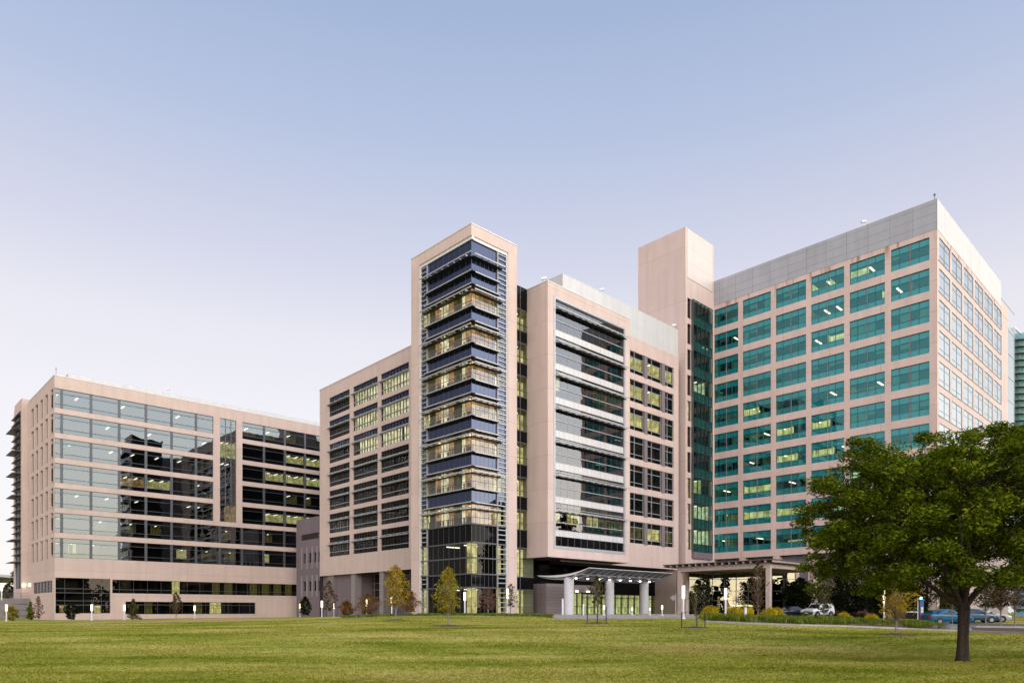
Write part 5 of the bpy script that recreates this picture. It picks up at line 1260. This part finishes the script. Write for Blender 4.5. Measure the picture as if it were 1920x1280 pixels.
SU=[(-2.05,1.08,1.25,.88,.80),(-2.0,1.12,1.72,.92,.72),(-1.2,1.12,1.82,.93,.72),(.35,1.10,1.80,.93,.70),(.80,1.10,1.16,.93,.82),(1.75,1.06,1.12,.90,.78),(2.1,.95,1.0,.86,.76)]
UG=dict(side=((-.95,-.1),(-.02,.5)),front=(.78,.42),rear=(-2.04,-2.0),mirror=.6)
r=car('white_off_roader',1533,86,math.radians(212),'boxy white off road car with black roof and bumper parked under the canopy',paint('white_car_paint',(.72,.72,.74)),SU,(-1.3,1.3),.40,UG,lower=.48,spare=True)
m=MB(); m.abox(-1.95,.3,-.66,.66,1.825,1.90); m.build('roof_panel',M_trim,r)
for sy in (-1,1): m=MB(); m.abox(2.1,2.14,sy*.78-.1,sy*.78+.1,.72,.82); m.build('turn_signal',M_orange,r)
M_pur=paint('maroon_car_paint',(.10,.02,.04))
car('maroon_car',1596,98,math.radians(200),'dark maroon car mostly hidden behind the shrubs right of the white car',M_pur,HB,(-1.3,1.32),.32,HG)

# ================================================================== FAR WOOD, SKY, SUN, CAMERA
cl=[]
def belt(x0,y0,x1,y1,n,h0,h1,wd):
    for i in range(n):
        t=random.random(); h=random.uniform(h0,h1)*(.8+.3*math.sin(t*23)+.15*math.sin(t*61)); k=0
        x,y=x0+(x1-x0)*t+random.gauss(0,wd),y0+(y1-y0)*t+random.gauss(0,wd)
        while k<h: cl.append((x,y,k+2,random.uniform(2.6,4.2))); k+=3.6
belt(150,60,185,-10,46,20,26,5); belt(185,-10,150,-140,60,18,25,6); belt(150,-140,-160,-170,70,13,20,7); belt(90,82,125,104,26,24,31,4)
belt(-190,70,-240,-60,30,5,8,6)
o=quads_mesh('far_wood',leaf_cloud(cl,85,.95,.7,.9),DRK); tag(o,kind='stuff')

SUN_AZ=math.radians(161)   # compass style: 0 = +Y, clockwise
SUN_EL=math.radians(14)
w=bpy.data.worlds.new('World'); scene.world=w; w.use_nodes=True; nt=w.node_tree; nt.nodes.clear(); N,L=nt.nodes,nt.links
out=N.new('ShaderNodeOutputWorld'); bg=N.new('ShaderNodeBackground'); bg.inputs[1].default_value=.1
sky=N.new('ShaderNodeTexSky'); sky.sky_type='NISHITA'; sky.sun_disc=False; sky.sun_elevation=SUN_EL; sky.sun_rotation=SUN_AZ; sky.air_density=1.0; sky.dust_density=1.2; sky.ozone_density=2.0
tc=N.new('ShaderNodeTexCoord'); nv=N.new('ShaderNodeVectorMath'); nv.operation='NORMALIZE'; L.new(tc.outputs['Generated'],nv.inputs[0])
sp=N.new('ShaderNodeSeparateXYZ'); L.new(nv.outputs[0],sp.inputs[0])
def sramp(stops):
    r=N.new('ShaderNodeValToRGB'); e=r.color_ramp.elements
    e[0].position,e[0].color=stops[0][0],c4(stops[0][1]); e[1].position,e[1].color=stops[-1][0],c4(stops[-1][1])
    for p,c in stops[1:-1]: x=e.new(p); x.color=c4(c)
    L.new(sp.outputs['Z'],r.inputs['Fac']); return r.outputs[0]
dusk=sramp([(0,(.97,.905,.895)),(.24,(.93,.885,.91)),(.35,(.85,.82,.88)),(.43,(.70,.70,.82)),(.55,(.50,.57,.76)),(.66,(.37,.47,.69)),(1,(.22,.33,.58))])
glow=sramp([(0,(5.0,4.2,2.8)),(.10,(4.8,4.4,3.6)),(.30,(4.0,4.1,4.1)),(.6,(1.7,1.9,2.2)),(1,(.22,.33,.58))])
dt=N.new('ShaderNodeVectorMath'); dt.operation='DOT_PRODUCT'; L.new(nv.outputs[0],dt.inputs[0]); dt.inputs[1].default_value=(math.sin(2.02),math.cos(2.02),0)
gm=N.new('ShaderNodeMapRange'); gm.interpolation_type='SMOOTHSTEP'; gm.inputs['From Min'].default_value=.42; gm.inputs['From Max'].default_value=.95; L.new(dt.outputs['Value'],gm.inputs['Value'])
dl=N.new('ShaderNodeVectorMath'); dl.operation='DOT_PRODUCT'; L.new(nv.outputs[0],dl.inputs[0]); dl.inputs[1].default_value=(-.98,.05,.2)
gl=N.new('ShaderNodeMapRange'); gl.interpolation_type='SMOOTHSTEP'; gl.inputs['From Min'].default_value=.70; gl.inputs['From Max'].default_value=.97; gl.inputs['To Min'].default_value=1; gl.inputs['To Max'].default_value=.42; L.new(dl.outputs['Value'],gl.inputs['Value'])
dk=N.new('ShaderNodeVectorMath'); dk.operation='SCALE'; L.new(dusk,dk.inputs[0]); L.new(gl.outputs[0],dk.inputs['Scale']); dusk=dk.outputs[0]  # dimming added to the left sky so left-facing glass reflects darker
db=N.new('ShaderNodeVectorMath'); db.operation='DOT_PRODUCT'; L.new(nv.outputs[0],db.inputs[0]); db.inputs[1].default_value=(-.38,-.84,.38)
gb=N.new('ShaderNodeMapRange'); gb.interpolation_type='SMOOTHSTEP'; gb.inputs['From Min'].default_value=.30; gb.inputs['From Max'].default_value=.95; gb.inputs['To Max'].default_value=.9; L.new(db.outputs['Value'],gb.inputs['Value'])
mb_=N.new('ShaderNodeMix'); mb_.data_type='RGBA'; mb_.inputs['B'].default_value=(1.72,1.58,1.56,1); L.new(gb.outputs[0],mb_.inputs['Factor']); L.new(dusk,mb_.inputs['A']); dusk=mb_.outputs['Result']  # bright sky lobe added behind the camera to fill the left-facing walls
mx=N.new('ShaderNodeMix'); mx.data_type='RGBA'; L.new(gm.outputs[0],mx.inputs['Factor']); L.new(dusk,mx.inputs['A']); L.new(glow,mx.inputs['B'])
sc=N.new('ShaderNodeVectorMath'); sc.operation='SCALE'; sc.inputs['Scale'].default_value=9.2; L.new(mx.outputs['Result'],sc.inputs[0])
n2=N.new('ShaderNodeVectorMath'); n2.operation='SCALE'; n2.inputs['Scale'].default_value=.22; L.new(sky.outputs[0],n2.inputs[0])
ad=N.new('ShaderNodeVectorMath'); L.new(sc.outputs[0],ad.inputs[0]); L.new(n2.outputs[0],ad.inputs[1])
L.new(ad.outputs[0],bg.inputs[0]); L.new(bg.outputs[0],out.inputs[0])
sl=bpy.data.lights.new('sun','SUN'); sl.energy=1.0; sl.angle=math.radians(22); sl.color=(1,.91,.84); so=bpy.data.objects.new('sun',sl); COL.objects.link(so)
d=Vector((math.sin(SUN_AZ)*math.cos(SUN_EL),math.cos(SUN_AZ)*math.cos(SUN_EL),math.sin(SUN_EL))); so.rotation_euler=d.to_track_quat('Z','Y').to_euler(); so.location=(60,-80,60)
cd=bpy.data.cameras.new('camera'); cam=bpy.data.objects.new('camera',cd); COL.objects.link(cam); scene.camera=cam
cam.location=(0,0,EYE); cam.rotation_euler=(math.pi/2,0,0); cd.sensor_width=36; cd.lens=F/1920*36; cd.shift_y=(HZ-640)/1920; cd.clip_end=3000; cd.clip_start=.1
scene.render.engine='CYCLES'; cy=scene.cycles; cy.use_denoising=True; cy.max_bounces=8; cy.diffuse_bounces=3; cy.glossy_bounces=4; cy.transmission_bounces=4; cy.transparent_max_bounces=16; cy.sample_clamp_indirect=6; cy.caustics_reflective=False; cy.caustics_refractive=False
vs=scene.view_settings; vs.view_transform='Standard'; vs.look='None'; vs.exposure=0; vs.gamma=1
